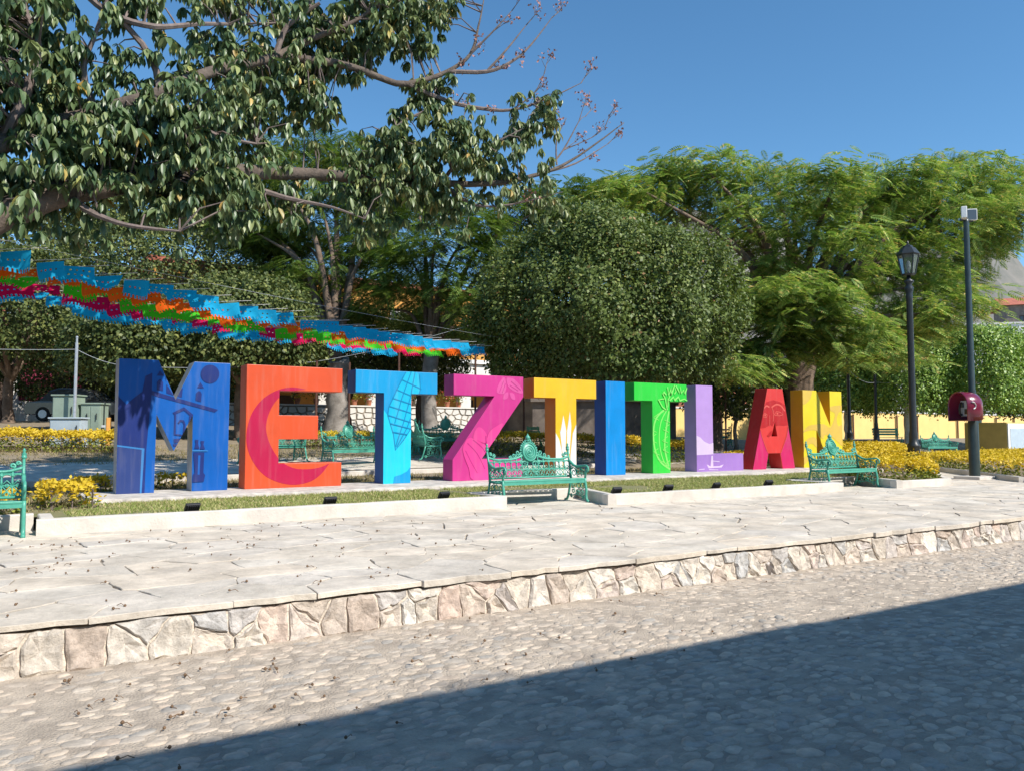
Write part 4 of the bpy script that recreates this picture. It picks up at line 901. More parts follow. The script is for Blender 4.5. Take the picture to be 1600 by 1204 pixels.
cab(1.72, 26.7, .92, .4, .85, M['cab_blue'], 'pale blue grey box standing in front of the green cabinets', 1, R(-33))
t = thing('steel_mast', 'thin galvanised steel mast standing behind the pale blue box', 'mast', (2.0, 27.3, T(2, 27.3)-.05))
MB().tube([(0, 0, 0), (0, 0, 3.15)], .045, 8).build('tube', M['galv'], t); MB().tube([(0, 0, 3.15), (0, 0, 3.3)], .03, 8).ball((0, 0, 3.32), .04).build('cap', M['galv'], t)
t = thing('timber_post', 'short orange timber post beside the green electrical cabinet', 'post', (2.92, 27.2, T(2.9, 27.2)))
bevel(MB().box(-.07, .07, -.07, .07, 0, .85).build('post', M['orange_wall'], t), .01); MB().box(-.2, -.07, -.03, .03, .55, .62).build('bracket', M['grey_metal'], t)
# slim iron posts carrying the string lights
for i, (x, y, hh, lb) in enumerate(((3.2, 26.6, 2.55, 'rusty thin iron post nearer the green cabinets'), (3.55, 26.9, 2.5, 'rusty thin iron post between the green cabinets and the blue letter M'), (9.5, 27.2, 3.0, 'rusty thin iron post seen through the upper opening of the orange E'),
        (11.2, 28.4, 3.0, 'rusty thin iron post right of the pale trunk seen above the orange E arm'), (12.6, 27.0, 3.6, 'rusty thin iron post left of the stem of the cyan T'), (15.1, 25.6, 5.0, 'tall rusty iron post seen between the cyan T and magenta Z'), (16.9, 25.0, 2.6, 'rusty thin iron post behind the magenta Z diagonal'), (25.3, 22.5, 3.6, 'dark thin iron post behind the lilac letter L'))):
    t = thing('iron_post', lb, 'post', (x, y, T(x, y)-.05), 0, 'slim iron posts in the park')
    MB().tube([(0, 0, 0), (0, 0, hh)], .04, 6).build('shaft', M['rust'], t); MB().box(-.1, .1, -.1, .1, .045, .07).build('foot_plate', M['rust'], t)
def cable(pts, label, sag=.2, r=.008, m='black', nm='cable'):
    mb = MB()
    for a, b in zip(pts[:-1], pts[1:]):
        P = []
        for i in range(13):
            s = i/12; P.append((a[0]+(b[0]-a[0])*s, a[1]+(b[1]-a[1])*s, a[2]+(b[2]-a[2])*s-sag*4*s*(1-s)))
        mb.tube(P, r, 4)
    return tag(mb.build(nm, M[m], None), label, 'cable')
cable([(-4, 28.5, 4.2), (2.0, 27.3, T(2, 27.3)+2.9), (3.55, 26.9, T(3.5, 27)+2.45), (9.5, 27.2, T(9.5, 27.2)+2.9), (15.1, 25.6, T(15, 25.6)+4.6)], 'thin pale cable strung from the steel mast over the blue letter M', .12, .007, 'grey_metal')
cable([(36.2, 24.1, 4.8), (41.4, 25.9, 4.4), (47.5, 21, 4.9)], 'thin wire strung between the lamp posts before the clipped trees', .25, .008, 'grey_metal')
# ochre cabinet at the far right
t = thing('ochre_kiosk', 'ochre masonry cabinet with a white framed pale door beside the far bench', 'cabinet', (46.15, 20.7, T(46, 20.7)), 0)
bevel(MB().box(-1.2, 1.2, 0, 2.2, -.05, 1.78).build('body', M['ochre_wall'], t), .03)
d = MB().box(-1.17, 1.17, -.05, -.002, .05, 1.72).build('door_frame', M['white'], t); MB().box(-.95, .95, -.07, -.052, .15, 1.45).build('door_panel', M['cab_blue'], d)

# ------------------------------------------------------------------ papel picado strung over the park path
def flag_mesh(seed):
    r = random.Random(seed); nu, nv = 18, 11; W_, H_ = .52, .30; V = []; idx = {}
    ph = r.uniform(0, 6); am = r.uniform(.02, .05); blow = r.uniform(-.05, .12); sh = r.uniform(-.14, -.03)
    for j in range(nv+1):
        for i in range(nu+1):
            u = i/nu; v = j/nv
            V.append((u*W_+sh*v*v, blow*v*v+am*v*math.sin(u*7+ph), -v*H_*(1-.25*blow)+.03*v*math.sin(u*5+ph*2)))
    F = []
    for j in range(nv):
        for i in range(nu):
            if j >= nv-2 and i % 2 == 1: continue                     # cut fringe
            if 2 <= j <= 6 and 2 <= i <= nu-3 and ((i*3+j*5+seed) % 9 == 0): continue    # punched holes
            a = j*(nu+1)+i; F.append((a, a+1, a+nu+2, a+nu+1))
    me = bpy.data.meshes.new('flag'); me.from_pydata(V, [], F); me.update(); return me
FM = {}
for c in ('pp_blue', 'pp_orange', 'pp_green', 'pp_pink'):
    FM[c] = []
    for s in range(4):
        me = flag_mesh(s+10); me.materials.append(M[c]); FM[c].append(me)
A = Vector((.04, 12.62, 4.14)); B = Vector((11.5, 19.6, 4.15)); D = (B-A); Sx = Vector((-.53, .38, 0)); NS = 33
for k in range(NS):
    t_ = -.12+1.17*k/(NS-1); P0 = A+D*t_+Vector((0, 0, random.uniform(-.03, .03)-.25*math.sin(math.pi*min(1, max(0, t_)))*.6))
    t = thing('bunting_string', 'string of blue, orange, green and pink cut paper flags over the park path', 'bunting', P0, 0, 'papel picado strings over the path')
    MB().tube([Sx*(-.35)+Vector((0, 0, .02)), Sx*2.5+Vector((0, 0, -.03)), Sx*5.4+Vector((0, 0, .03))], .004, 4).build('cord', M['white'], t)
    for j, c in enumerate(('pp_blue', 'pp_orange', 'pp_green', 'pp_pink', 'pp_blue')):
        if random.random() < .04: continue
        o = obj('paper_flag', random.choice(FM[c]), None, t); o.location = Sx*j+Vector((0, 0, -.012))
        o.rotation_euler = (R(16)+random.uniform(-.45, .45), random.uniform(-.12, .12), math.atan2(Sx.y, Sx.x)+random.uniform(-.3, .3))
A1 = A-D*.11; B1 = B+D*.45
cable([A1+Sx*(-.35), B1+Sx*(-.35)+Vector((0, 0, .5))], 'long thin cord carrying the near ends of the paper flag strings', .12, .003, 'grey_metal', 'cord_line')
cable([A1+Sx*5.4, B1+Sx*5.4+Vector((0, 0, .5))], 'long thin cord carrying the far ends of the paper flag strings', .12, .003, 'grey_metal', 'cord_line')
# a small patch of paper flags far behind the lilac L
t = thing('bunting_string', 'short blue and pink paper flag string behind the lilac letter L', 'bunting', (29.0, 26.9, 4.0), R(-15))
MB().tube([(-.1, 0, .01), (2.2, 0, .01)], .008, 4).build('cord', M['white'], t)
for j, c in enumerate(('pp_blue', 'pp_blue', 'pp_pink', 'pp_blue')): o = obj('paper_flag', FM[c][j % 4], None, t); o.location = (j*.5, 0, 0)

# ------------------------------------------------------------------ trees
LIMBS = [
 ('main',[(-1.73,12.6,3.6,0.34),(-0.45,12.49,4.2,0.3),(-0.04,12.57,4.52,0.27),(0.71,12.68,4.97,0.23),(1.53,12.74,5.3,0.2),(2.82,13.3,5.87,0.17),(4.43,14.43,6.42,0.15),(5.48,14.22,6.5,0.13),(6.37,14.12,6.45,0.11),(7.4,13.92,6.62,0.09),(8.48,13.69,6.75,0.07),(9.61,13.43,7.11,0.05),(10.42,13.26,7.59,0.03),(11.44,12.95,8.44,0.01)]),
 ('up',[(-1.38,12.61,4.14,0.24),(-0.48,12.51,5.11,0.2),(-0.07,12.59,5.49,0.17),(0.37,12.67,5.85,0.15),(1.07,12.57,6.19,0.13),(1.8,12.44,6.57,0.12),(2.72,13.0,7.39,0.11),(4.01,13.93,8.36,0.1),(4.67,13.8,8.83,0.07),(5.47,13.63,9.35,0.04),(6.15,13.42,10.09,0.02)]),
 ('side',[(4.01,13.93,8.36,0.09),(5.07,13.89,8.51,0.085),(5.69,13.84,8.48,0.08),(6.33,13.78,8.38,0.075),(6.79,13.72,8.51,0.07),(7.36,13.59,8.81,0.055),(7.78,13.43,9.21,0.04),(7.97,13.42,9.86,0.025),(8.11,13.45,10.46,0.012)]),
 ('twig',[(7.36,13.59,8.81,0.045),(8.11,13.34,8.9,0.04),(8.6,13.14,9.16,0.03),(8.98,13.0,9.56,0.02),(9.4,12.85,10.19,0.008)]),
 ('twig',[(8.11,13.34,8.9,0.03),(8.43,13.12,9.33,0.02),(8.84,12.98,9.92,0.008)]),
 ('twig',[(7.78,13.43,9.21,0.025),(8.11,13.1,9.63,0.016),(8.43,12.89,10.06,0.007)]),
 ('twig',[(6.59,13.74,8.41,0.05),(7.3,13.75,8.29,0.045),(7.99,13.65,8.24,0.04),(8.82,13.47,8.31,0.03),(9.61,13.19,8.67,0.018),(10.21,12.92,9.02,0.007)]),
 ('twig',[(8.82,13.47,8.31,0.02),(9.21,13.22,8.68,0.014),(9.38,13.1,9.09,0.007)]),
 ('twig',[(9.61,13.43,7.11,0.03),(10.07,13.37,7.67,0.02),(10.42,13.26,8.35,0.01),(10.6,13.26,8.5,0.006)]),
 ('twig',[(9.61,13.43,7.11,0.03),(10.36,13.3,7.42,0.02),(11.14,13.15,7.96,0.008)]),
 ('twig',[(9.89,13.36,7.31,0.02),(9.89,13.36,7.85,0.014),(10.07,13.25,8.34,0.006)]),
 ('twig',[(10.07,13.37,7.67,0.014),(10.72,13.18,8.03,0.01),(10.95,13.03,8.24,0.005)]),
 ('twig',[(0.77,12.64,8.09,0.06),(1.02,12.6,7.81,0.055),(1.27,12.55,7.68,0.05),(1.78,12.46,7.62,0.045),(2.46,12.74,7.98,0.035),(3.22,13.47,8.53,0.025),(4.0,13.93,8.98,0.012)]),
 ('twig',[(1.31,12.53,7.65,0.04),(1.58,12.59,7.44,0.045),(1.81,12.56,7.1,0.05),(1.9,12.5,6.66,0.06)]),
 ('twig',[(2.82,13.3,5.87,0.07),(3.75,14.05,5.92,0.055),(4.44,14.06,5.84,0.04),(5.07,13.77,5.72,0.025),(5.6,13.54,5.54,0.01)]),
 ('twig',[(0.71,12.68,4.97,0.07),(1.01,12.37,4.69,0.05),(1.46,12.07,4.49,0.035),(2.11,11.9,4.46,0.015)]),
 ('twig',[(-0.07,12.59,5.49,0.08),(0.2,12.42,6.17,0.06),(0.33,12.45,6.85,0.05),(0.17,12.56,7.4,0.04),(0.08,12.62,7.86,0.03)]),
 ('twig',[(1.07,12.57,6.19,0.06),(0.89,12.57,6.77,0.045),(1.03,12.47,7.33,0.03),(1.17,12.38,7.9,0.02)]),
 ('twig',[(4.01,13.93,8.36,0.06),(4.21,13.86,8.96,0.045),(4.69,13.54,9.38,0.03)]),
 ('twig',[(5.48,14.22,6.5,0.06),(6.07,14.07,6.9,0.05),(6.42,13.96,7.58,0.04),(6.89,13.78,7.94,0.02)]),
 ('twig',[(7.4,13.92,6.62,0.045),(7.73,13.71,7.11,0.035),(8.32,13.44,7.48,0.02),(8.93,13.16,7.85,0.01)]),
 ('twig',[(7.4,13.92,6.62,0.04),(7.95,13.56,6.19,0.028),(8.65,13.22,6.22,0.018),(9.58,12.73,6.51,0.006)]),
 ('twig',[(1.8,12.44,6.57,0.06),(2.26,12.5,6.3,0.05),(2.96,13.06,6.37,0.04),(3.6,13.54,6.55,0.02)]),
]
SPRAYS = [
 (0.33,12.77,7.17,0.71,1.0),
 (0.05,12.74,6.26,0.61,1.0),
 (0.52,12.75,6.19,0.62,1.0),
 (1.06,12.77,6.99,0.55,0.8),
 (0.85,12.75,5.74,0.81,1.3),
 (1.68,12.74,6.1,0.75,1.2),
 (2.33,12.92,6.76,0.78,1.2),
 (2.93,13.52,7.67,0.63,0.9),
 (3.5,14.03,7.08,0.66,1.2),
 (4.16,14.44,8.34,0.87,1.2),
 (4.74,14.39,9.35,0.83,1.3),
 (5.45,14.24,9.11,0.67,1.0),
 (6.06,14.11,9.61,0.74,1.1),
 (6.68,13.96,9.86,0.62,0.9),
 (7.32,13.81,10.28,0.57,0.8),
 (4.76,14.37,7.79,0.53,1.2),
 (2.46,13.01,6.05,0.79,1.0),
 (1.52,12.73,5.58,0.61,0.8),
 (0.31,12.73,5.31,0.57,0.9),
 (3.38,13.89,5.71,0.55,0.7),
 (6.45,14.01,7.4,0.62,1.2),
 (7.08,13.87,8.21,0.53,1.0),
 (6.7,13.95,6.98,0.81,1.3),
 (7.47,13.77,7.41,0.76,1.3),
 (8.06,13.62,7.15,0.64,1.0),
 (9.06,13.36,8.02,0.55,0.8),
 (9.41,13.27,8.47,0.4,0.7),
 (8.79,13.43,6.9,0.65,0.7),
 (7.47,13.77,6.29,0.63,0.8),
 (5.97,14.11,6.13,0.67,1.0),
 (4.49,14.41,5.96,0.59,0.7),
 (9.48,13.25,6.63,0.46,0.4),
 (0.26,12.71,4.61,0.39,0.6),
 (0.96,12.73,4.72,0.41,0.7),
 (1.8,12.71,4.95,0.47,0.9),
 (2.98,13.49,5.35,0.47,0.9),
 (6.95,13.9,8.72,0.33,0.5),
 (3.05,13.67,8.66,0.64,0.7),
 (1.73,12.76,7.96,0.47,0.5),
 (5.72,14.17,6.86,0.55,0.8),
 (5.04,14.32,8.4,0.48,0.9),
 (2.48,13.0,5.28,0.45,0.8),
 (-0.53,12.7,6.37,0.75,1.0),
 (-0.49,12.67,5.14,0.75,1.0),
 (-0.42,12.73,7.39,0.76,1.0),
 (1.03,12.79,8.44,0.82,0.8),
 (3.03,13.68,9.68,0.96,0.8),
 (5.68,14.2,10.71,0.97,0.8),
]

FR_V, FR_Q = frond_template()
def limbs(mb, paths, n=7):
    for pts in paths:
        P = [Vector(p[:3]) for p in pts]; rr = [p[3] for p in pts]; out = []; ro = []
        for i in range(len(P)-1):                      # rounded between the marked points
            p0 = P[max(0, i-1)]; p1 = P[i]; p2 = P[i+1]; p3 = P[min(len(P)-1, i+2)]
            for k in range(4):
                s = k/4; out.append(.5*((2*p1)+(-p0+p2)*s+(2*p0-5*p1+4*p2-p3)*s*s+(-p0+3*p1-3*p2+p3)*s**3)); ro.append(rr[i]+(rr[i+1]-rr[i])*s)
        out.append(P[-1]); ro.append(rr[-1])
        out = [p+Vector((random.uniform(-1, 1), random.uniform(-1, 1), random.uniform(-1, 1)))*r*.12 for p, r in zip(out, ro)]
        mb.tube(out, 0, n, radii=ro)
# the big tree whose limbs hang over the scene from the left
tr = thing('overhanging_tree', 'large tree with drooping leaves hanging over the bunting and blue letter M', 'tree', (-2.6, 12.75, .45))
org = Vector(tr.location)
mb = MB(); limbs(mb, [[(-2.6, 12.75, .3, .62), (-2.62, 12.72, 1.0, .48), (-2.55, 12.7, 2.2, .44), (-2.3, 12.66, 3.1, .42), (-1.73, 12.6, 3.6, .36)], [(-2.45, 12.7, 2.6, .3), (-1.9, 12.66, 3.4, .28), (-1.38, 12.61, 4.14, .24)], [(-2.4, 12.7, 2.8, .3), (-3.4, 13.2, 4.5, .22), (-4.8, 13.8, 6.2, .12), (-5.8, 14.2, 7.4, .03)], [(-2.4, 12.7, 2.8, .28), (-2.9, 12.0, 4.8, .2), (-3.0, 11.4, 6.8, .1), (-2.8, 11.0, 8.2, .03)], [(-1.38, 12.61, 4.14, .2), (-1.3, 12.9, 5.6, .15), (-1.1, 13.2, 7.2, .09), (-.8, 13.4, 8.6, .03)]], 10)
mb.v = [tuple(Vector(v)-org) for v in mb.v]; mb.build('trunk', M['bark'], tr, smooth=True)
LB = [np.array([p[:3] for p in pts]) for _, pts in LIMBS]; ALL = np.concatenate(LB)
for nm, pts in LIMBS:
    if nm == 'twig': continue
    mb = MB(); limbs(mb, [[(a, b, c, r_*.82) for a, b, c, r_ in pts]], 9); mb.v = [tuple(Vector(v)-org) for v in mb.v]; mb.build('limb', M['bark'], tr, smooth=True)
mb = MB(); limbs(mb, [pts for nm, pts in LIMBS if nm == 'twig'], 6)
ends = []; 
sprays = list(SPRAYS)
for cx, cy, cz, rr, q in [(2.95, 12.6, 5.2, .5, 1.5), (2.45, 12.7, 5.3, .45, 1.3), (-3.4, 13.2, 5.4, 1.2, 1), (-4.8, 13.8, 6.2, 1.2, 1), (-2.9, 11.8, 6.2, 1.1, 1), (-1.2, 13.1, 6.9, 1.1, 1)]: sprays.append((cx, cy, cz, rr, q))
for cx, cy, cz, rr, q in sprays:
    n = max(5, int(q*46*(rr/.75)**2))
    for i in range(n):
        v = np.array([random.gauss(0, .5), random.gauss(0, .62), random.gauss(0, .46)])*rr; ends.append(np.array([cx, cy, cz])+v)
dense = np.concatenate([ALL]+[np.array([a+(b-a)*t for a, b in zip(L[:-1], L[1:]) for t in (.25, .5, .75)]) for L in LB])
for i, e in enumerate(ends):
    if i % 2: continue
    j = np.argmin(np.linalg.norm(dense-e+np.array([0, 0, .12]), axis=1)); s = dense[j]
    if np.linalg.norm(e-s) > 1.6: continue
    m_ = (s+e)/2+np.array([random.uniform(-.08, .08), random.uniform(-.08, .08), .12*np.linalg.norm(e-s)])
    mb.tube([tuple(s), tuple(m_), tuple(e)], .016, 4, .006)
# bare flowering twigs at the outer ends
budp = []
def bare(tip, d, L, depth):
    d = d/np.linalg.norm(d); e = tip+d*L; mid = tip+d*L*.5+np.array([random.uniform(-.1, .1)]*3)*L*.4
    mb.tube([tuple(tip), tuple(mid), tuple(e)], .012 if depth else .007, 4, .005)
    if depth == 0:
        for _ in range(5): budp.append(e+np.random.default_rng(len(budp)).normal(0, .06, 3))
        return
    for k in range(3): bare(tip+d*L*random.uniform(.35, 1), d+np.array([random.gauss(0, .5), random.gauss(0, .4), random.gauss(.25, .4)]), L*.62, depth-1)
for k in (2, 3, 4, 5, 6, 7, 8, 9, 10, 11, 21):
    L = LB[k]
    for m_ in range(1, len(L)):
        if k == 2 and m_ < 5: continue
        if k == 21 and m_ < 2: continue
        if random.random() < .8: bare(L[m_], (L[m_]-L[m_-1])+np.array([random.gauss(0, .15), random.gauss(0, .15), .18]), random.uniform(.22, .42), 1)
mb.v = [tuple(Vector(v)-org) for v in mb.v]; mb.build('twigs', M['twig'], tr)
E_ = np.array(ends); 
leafV = []; leafQ = []; base = 0
nl = len(E_); per = 7
rep_n = 3
for rep in range(rep_n):                                               # each leaf an umbrella of seven drooping leaflets
    az0 = RNG.uniform(0, 6.28, nl); dz = RNG.uniform(-2.6, -.7, nl); tip = E_+RNG.normal(0, .11, (nl, 3))*(1 if rep else 0); sz = RNG.uniform(.15, .27, nl)
    tl = RNG.normal(0, .3, (nl, 2))
    for k in range(per):
        az = az0+k*6.28/per+RNG.normal(0, .15, nl)
        d = np.c_[np.cos(az)+tl[:, 0], np.sin(az)+tl[:, 1], dz+RNG.normal(0, .25, nl)]
        up = np.c_[np.cos(az), np.sin(az), np.full(nl, .9)]+RNG.normal(0, .2, (nl, 3))
        v, q = scatter(LEAF2_V*[1.0, 1, 1.6], LEAF2_Q, tip+RNG.normal(0, .012, (nl, 3)), d, up, sz*RNG.uniform(.75, 1.15, nl)); leafV.append(v); leafQ.append(q+base); base += len(v)
V = np.concatenate(leafV)-np.array(org); lt = (RNG.uniform(size=nl) < np.clip(.10+.07*(E_[:, 0]-1), .06, .7))  # share of sunlit-toned clusters grows towards the right
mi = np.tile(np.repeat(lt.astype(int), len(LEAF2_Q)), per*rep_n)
obj('crown', np_mesh('crown', V, np.concatenate(leafQ), [M['leaf_big'], M['leaf_big_sunlit']], mi), None, tr)
bp_ = np.array(budp); n = len(bp_); v, q = scatter(LEAF_V*[1.6, 1, 1], LEAF_Q, np.repeat(bp_, 3, 0), unit(3*n), unit(3*n), RNG.uniform(.035, .07, 3*n)); obj('buds', np_mesh('buds', v-np.array(org), q, [M['bud']]), None, tr)

def ficus(name, label, cat, x, y, z0, rx, rz_up, rz_dn, cz, n, size, m, trunk_r, bark, power=2.4, lump=.10, group=None, seed=1, ry=None, clumps=None):
    """round or clipped tree: trunk, forking limbs and a crown of leaf clumps over a lumpy shell"""
    ry = ry or rx; t = thing(name, label, cat, (x, y, z0), 0, group); h = cz-z0
    mb = MB(); paths = [[(0, 0, -.1, trunk_r*1.35), (0.03, .02, .25, trunk_r), (-.05, .04, (h-rz_dn)*.6, trunk_r*.85), (.05, 0, h-rz_dn*.8, trunk_r*.8)]]
    r = random.Random(seed)
    for k in range(6):
        a = k*1.05+r.uniform(0, .5); paths.append([(.05, 0, h-rz_dn*1.05, trunk_r*.6), (.35*rx*math.cos(a), .35*ry*math.sin(a), h-rz_dn*.3, trunk_r*.4), (.7*rx*math.cos(a), .7*ry*math.sin(a), h+rz_up*r.uniform(.1, .5), trunk_r*.15)])
    limbs(mb, paths, 8); mb.build('trunk', M[bark], t, smooth=True)
    N = clumps or n//14; d = unit(N); d[:, 2] = np.where(d[:, 2] < -.8, -d[:, 2], d[:, 2])
    # superellipsoid radius
    e = power; rad = (np.abs(d[:, 0])**e+np.abs(d[:, 1])**e+np.abs(d[:, 2])**e)**(-1/e)
    lc = unit(44); bump = np.exp((np.max(d@lc.T, axis=1)-1)*26)      # rounded sub-clumps with creases between
    rad = rad*(1-lump*.9+lump*1.25*bump)*(1+lump*.5*vnoise(d*3.1, seed)+lump*.3*vnoise(d*8, seed+1))*np.where(RNG.uniform(size=N) < .72, RNG.uniform(.93, 1.02, N), RNG.uniform(.62, .93, N))
    S = np.c_[np.full(N, rx), np.full(N, ry), np.where(d[:, 2] > 0, rz_up, rz_dn)]
    C = d*rad[:, None]*S+[0, 0, h]; k = n//N
    P = np.repeat(C, k, 0)+RNG.normal(0, size*1.15, (N*k, 3)); O = np.repeat(d, k, 0)
    dr = O*.5+RNG.normal(0, .6, P.shape)+[0, 0, -.45]; up = O+RNG.normal(0, .45, P.shape)+[0, 0, .3]
    v, q = scatter(LEAF_V*[1.25, 1, 1.3], LEAF_Q, P, dr, up, size*RNG.uniform(.65, 1.25, N*k))
    obj('crown', np_mesh('crown', v, q, [M[m]]), None, t); return t
ficus('ficus_tree', 'round dense ficus dome behind the yellow T, blue I and green T', 'tree', 15.9, 19.0, T(15.9, 19)-.02, 3.6, 2.95, 2.5, 5.25, 125000, .12, 'leaf_ficus', .3, 'bark', 3.0, .15, seed=4, clumps=4600)
GC = 'clipped ficus trees by the yellow wall'
for i, (x, y, rx, up, dn, cz, lb) in enumerate(((43.4, 29.0, 2.2, 1.5, 1.6, 4.6, 'bright green clipped ficus beside the brown trunk, behind the yellow N'), (44.6, 25.9, 2.75, 1.9, 1.9, 4.75, 'broad clipped ficus right of the black lantern post, white trunk'),
        (46.6, 22.9, 2.35, 2.3, 2.2, 5.0, 'tall clipped ficus behind the maroon telephone hood'), (51.5, 22.0, 2.2, 2.0, 2.3, 4.9, 'dark clipped ficus beyond the ochre cabinet'))):
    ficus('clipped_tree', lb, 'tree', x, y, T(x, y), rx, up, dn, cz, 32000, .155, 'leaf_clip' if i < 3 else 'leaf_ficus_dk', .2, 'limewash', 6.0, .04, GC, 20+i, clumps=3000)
ficus('clipped_tree', 'small dark clipped ficus in shade behind the red letter A', 'tree', 27.2, 23.6, T(27.2, 23.6), 2.1, 1.4, 1.4, 3.6, 15000, .15, 'leaf_ficus_dk', .1, 'bark_pale', 2.6, .1, GC, 31, clumps=1000)
GL = 'dark ficus trees at the left of the park'
for i, (x, y, rx, up, dn, cz, n, lb) in enumerate(((4.2, 29.6, 2.5, 1.7, 1.6, 4.8, 34000, 'dark clipped ficus dome directly above the green electrical cabinets'), (7.3, 28.8, 2.6, 2.0, 1.8, 5.1, 34000, 'dark clipped ficus behind the gap between blue M and orange E'),
        (.4, 37.5, 3.4, 2.6, 2.6, 6.4, 30000, 'grey green ficus beside the far lamp post, over the maroon house'), (5.6, 38.5, 4.0, 3.8, 3.0, 8.6, 30000, 'tall dark ficus behind the clipped domes and the bunting'), (-3.6, 33.5, 2.8, 3.2, 2.2, 6.6, 20000, 'dark ficus at the edge beyond the left bench'),
        (10.6, 36.5, 3.2, 2.6, 2.6, 6.6, 26000, 'dark ficus behind the orange E with a pale trunk'),
        (13.8, 35.2, 2.5, 2.2, 1.9, 5.2, 20000, 'dark ficus before the arcade behind the gap of orange E and cyan T'), (17.0, 34.0, 2.2, 2.0, 1.9, 5.2, 18000, 'dark ficus before the arcade right of the cyan T stem'),
        (-2.5, 45.5, 3.2, 3.0, 2.6, 5.6, 20000, 'dark ficus left of the grey green lamp post, against the maroon house'), (3.4, 44.6, 3.2, 3.0, 2.6, 5.4, 20000, 'dark ficus right of the grey green lamp post, against the maroon house'), (8.6, 44, 3.0, 3.0, 2.6, 5.6, 20000, 'dark ficus between the maroon house and the orange arcade'))):
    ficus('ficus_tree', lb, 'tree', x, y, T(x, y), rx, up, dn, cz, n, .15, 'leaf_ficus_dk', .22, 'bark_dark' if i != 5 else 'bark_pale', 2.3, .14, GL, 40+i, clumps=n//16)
GF = 'trees standing behind the park'
for i, (x, y, r_, cz, lb) in enumerate(((-6, 62, 6, 9, 'far dark tree above the maroon house'), (5, 64, 7, 12, 'far dark tree between the maroon and orange houses'), (-14, 58, 6, 10, 'far dark tree beyond the left edge house'), (34, 52, 6, 8, 'far tree behind the bandstand roof'), (46, 47, 5, 7, 'far tree behind the clipped trees and yellow wall'))):
    ficus('far_tree', lb, 'tree', x, y, 1.5, r_, r_*.8, r_*.7, cz, 9000, .42, 'leaf_ficus_dk', .4, 'bark_dark', 2.1, .15, GF, 60+i, clumps=900)

def fern_tree(name, label, x, y, trunk_r, fork_z, pads, m, per=150, size=.8, group=None, bark='bark_dark', forks=None, droop=.6):
    """feathery tree: layered pads of bipinnate fronds carried on arching limbs"""
    z0 = T(x, y)-.1; t = thing(name, label, 'tree', (x, y, z0), 0, group); o_ = np.array([x, y, z0])
    mb = MB(); fz = fork_z-z0
    main = [[(0, 0, -.1, trunk_r*1.6), (.04, 0, .5, trunk_r*1.15), (0, .05, fz*.6, trunk_r), (.05, 0, fz, trunk_r*1.05)]]
    r = random.Random(int(x*10))
    for k, (px, py, pz, pr) in enumerate(pads):
        if k % 2 == 0:
            e = np.array([px, py, pz])-o_; mid = np.array([e[0]*.42, e[1]*.42, fz+(e[2]-fz)*.62+.5])
            main.append([(r.uniform(-.2, .2)*trunk_r, r.uniform(-.2, .2)*trunk_r, fz-.2, trunk_r*.5), (mid[0]*.5, mid[1]*.5, fz+(mid[2]-fz)*.6, trunk_r*.34), tuple(mid)+(trunk_r*.2,), tuple(e-[0, 0, .1])+(.03,)])
    limbs(mb, main[:1], 12); mb.build('trunk', M[bark], t, smooth=True)
    mb = MB(); limbs(mb, main[1:], 7); mb.build('limbs', M['bark_dark'], t, smooth=True)
    Ps = []; Ds = []; Us = []; pads = list(pads)+[(px+r.uniform(-1.2, 1.2), py+r.uniform(.5, 2.2), pz-r.uniform(.3, 1.3), pr*.9) for k_, (px, py, pz, pr) in enumerate(pads) if k_ % 2 == 0 and pz > 6]
    for px, py, pz, pr in pads:
        n = int(per*(pr/1.3)**2); c = np.array([px, py, pz])
        a = np.clip(RNG.normal(0, .5, (n, 3)), [-.9, -.9, -.9], [.9, .9, .62])*[pr, pr, pr*.62]
        out = np.array([px-x, py-y, 0]); out = out/max(1e-6, np.linalg.norm(out))
        az = RNG.uniform(0, 6.28, n); d = np.c_[np.cos(az), np.sin(az), np.zeros(n)]+out*.5+a*[.6, .6, 0]/pr
        d[:, 2] = RNG.normal(-.05, .22, n)-droop*np.linalg.norm(a[:, :2], axis=1)/pr*.6
        Ps.append(c+a-o_); Ds.append(d); Us.append(np.c_[RNG.normal(0, .3, (n, 2)), np.ones(n)])
    P = np.concatenate(Ps); v, q = scatter(FR_V, FR_Q, P, np.concatenate(Ds), np.concatenate(Us), size*RNG.uniform(.6, 1.15, len(P)))
    obj('crown', np_mesh('crown', v, q, [M[m]]), None, t); return t
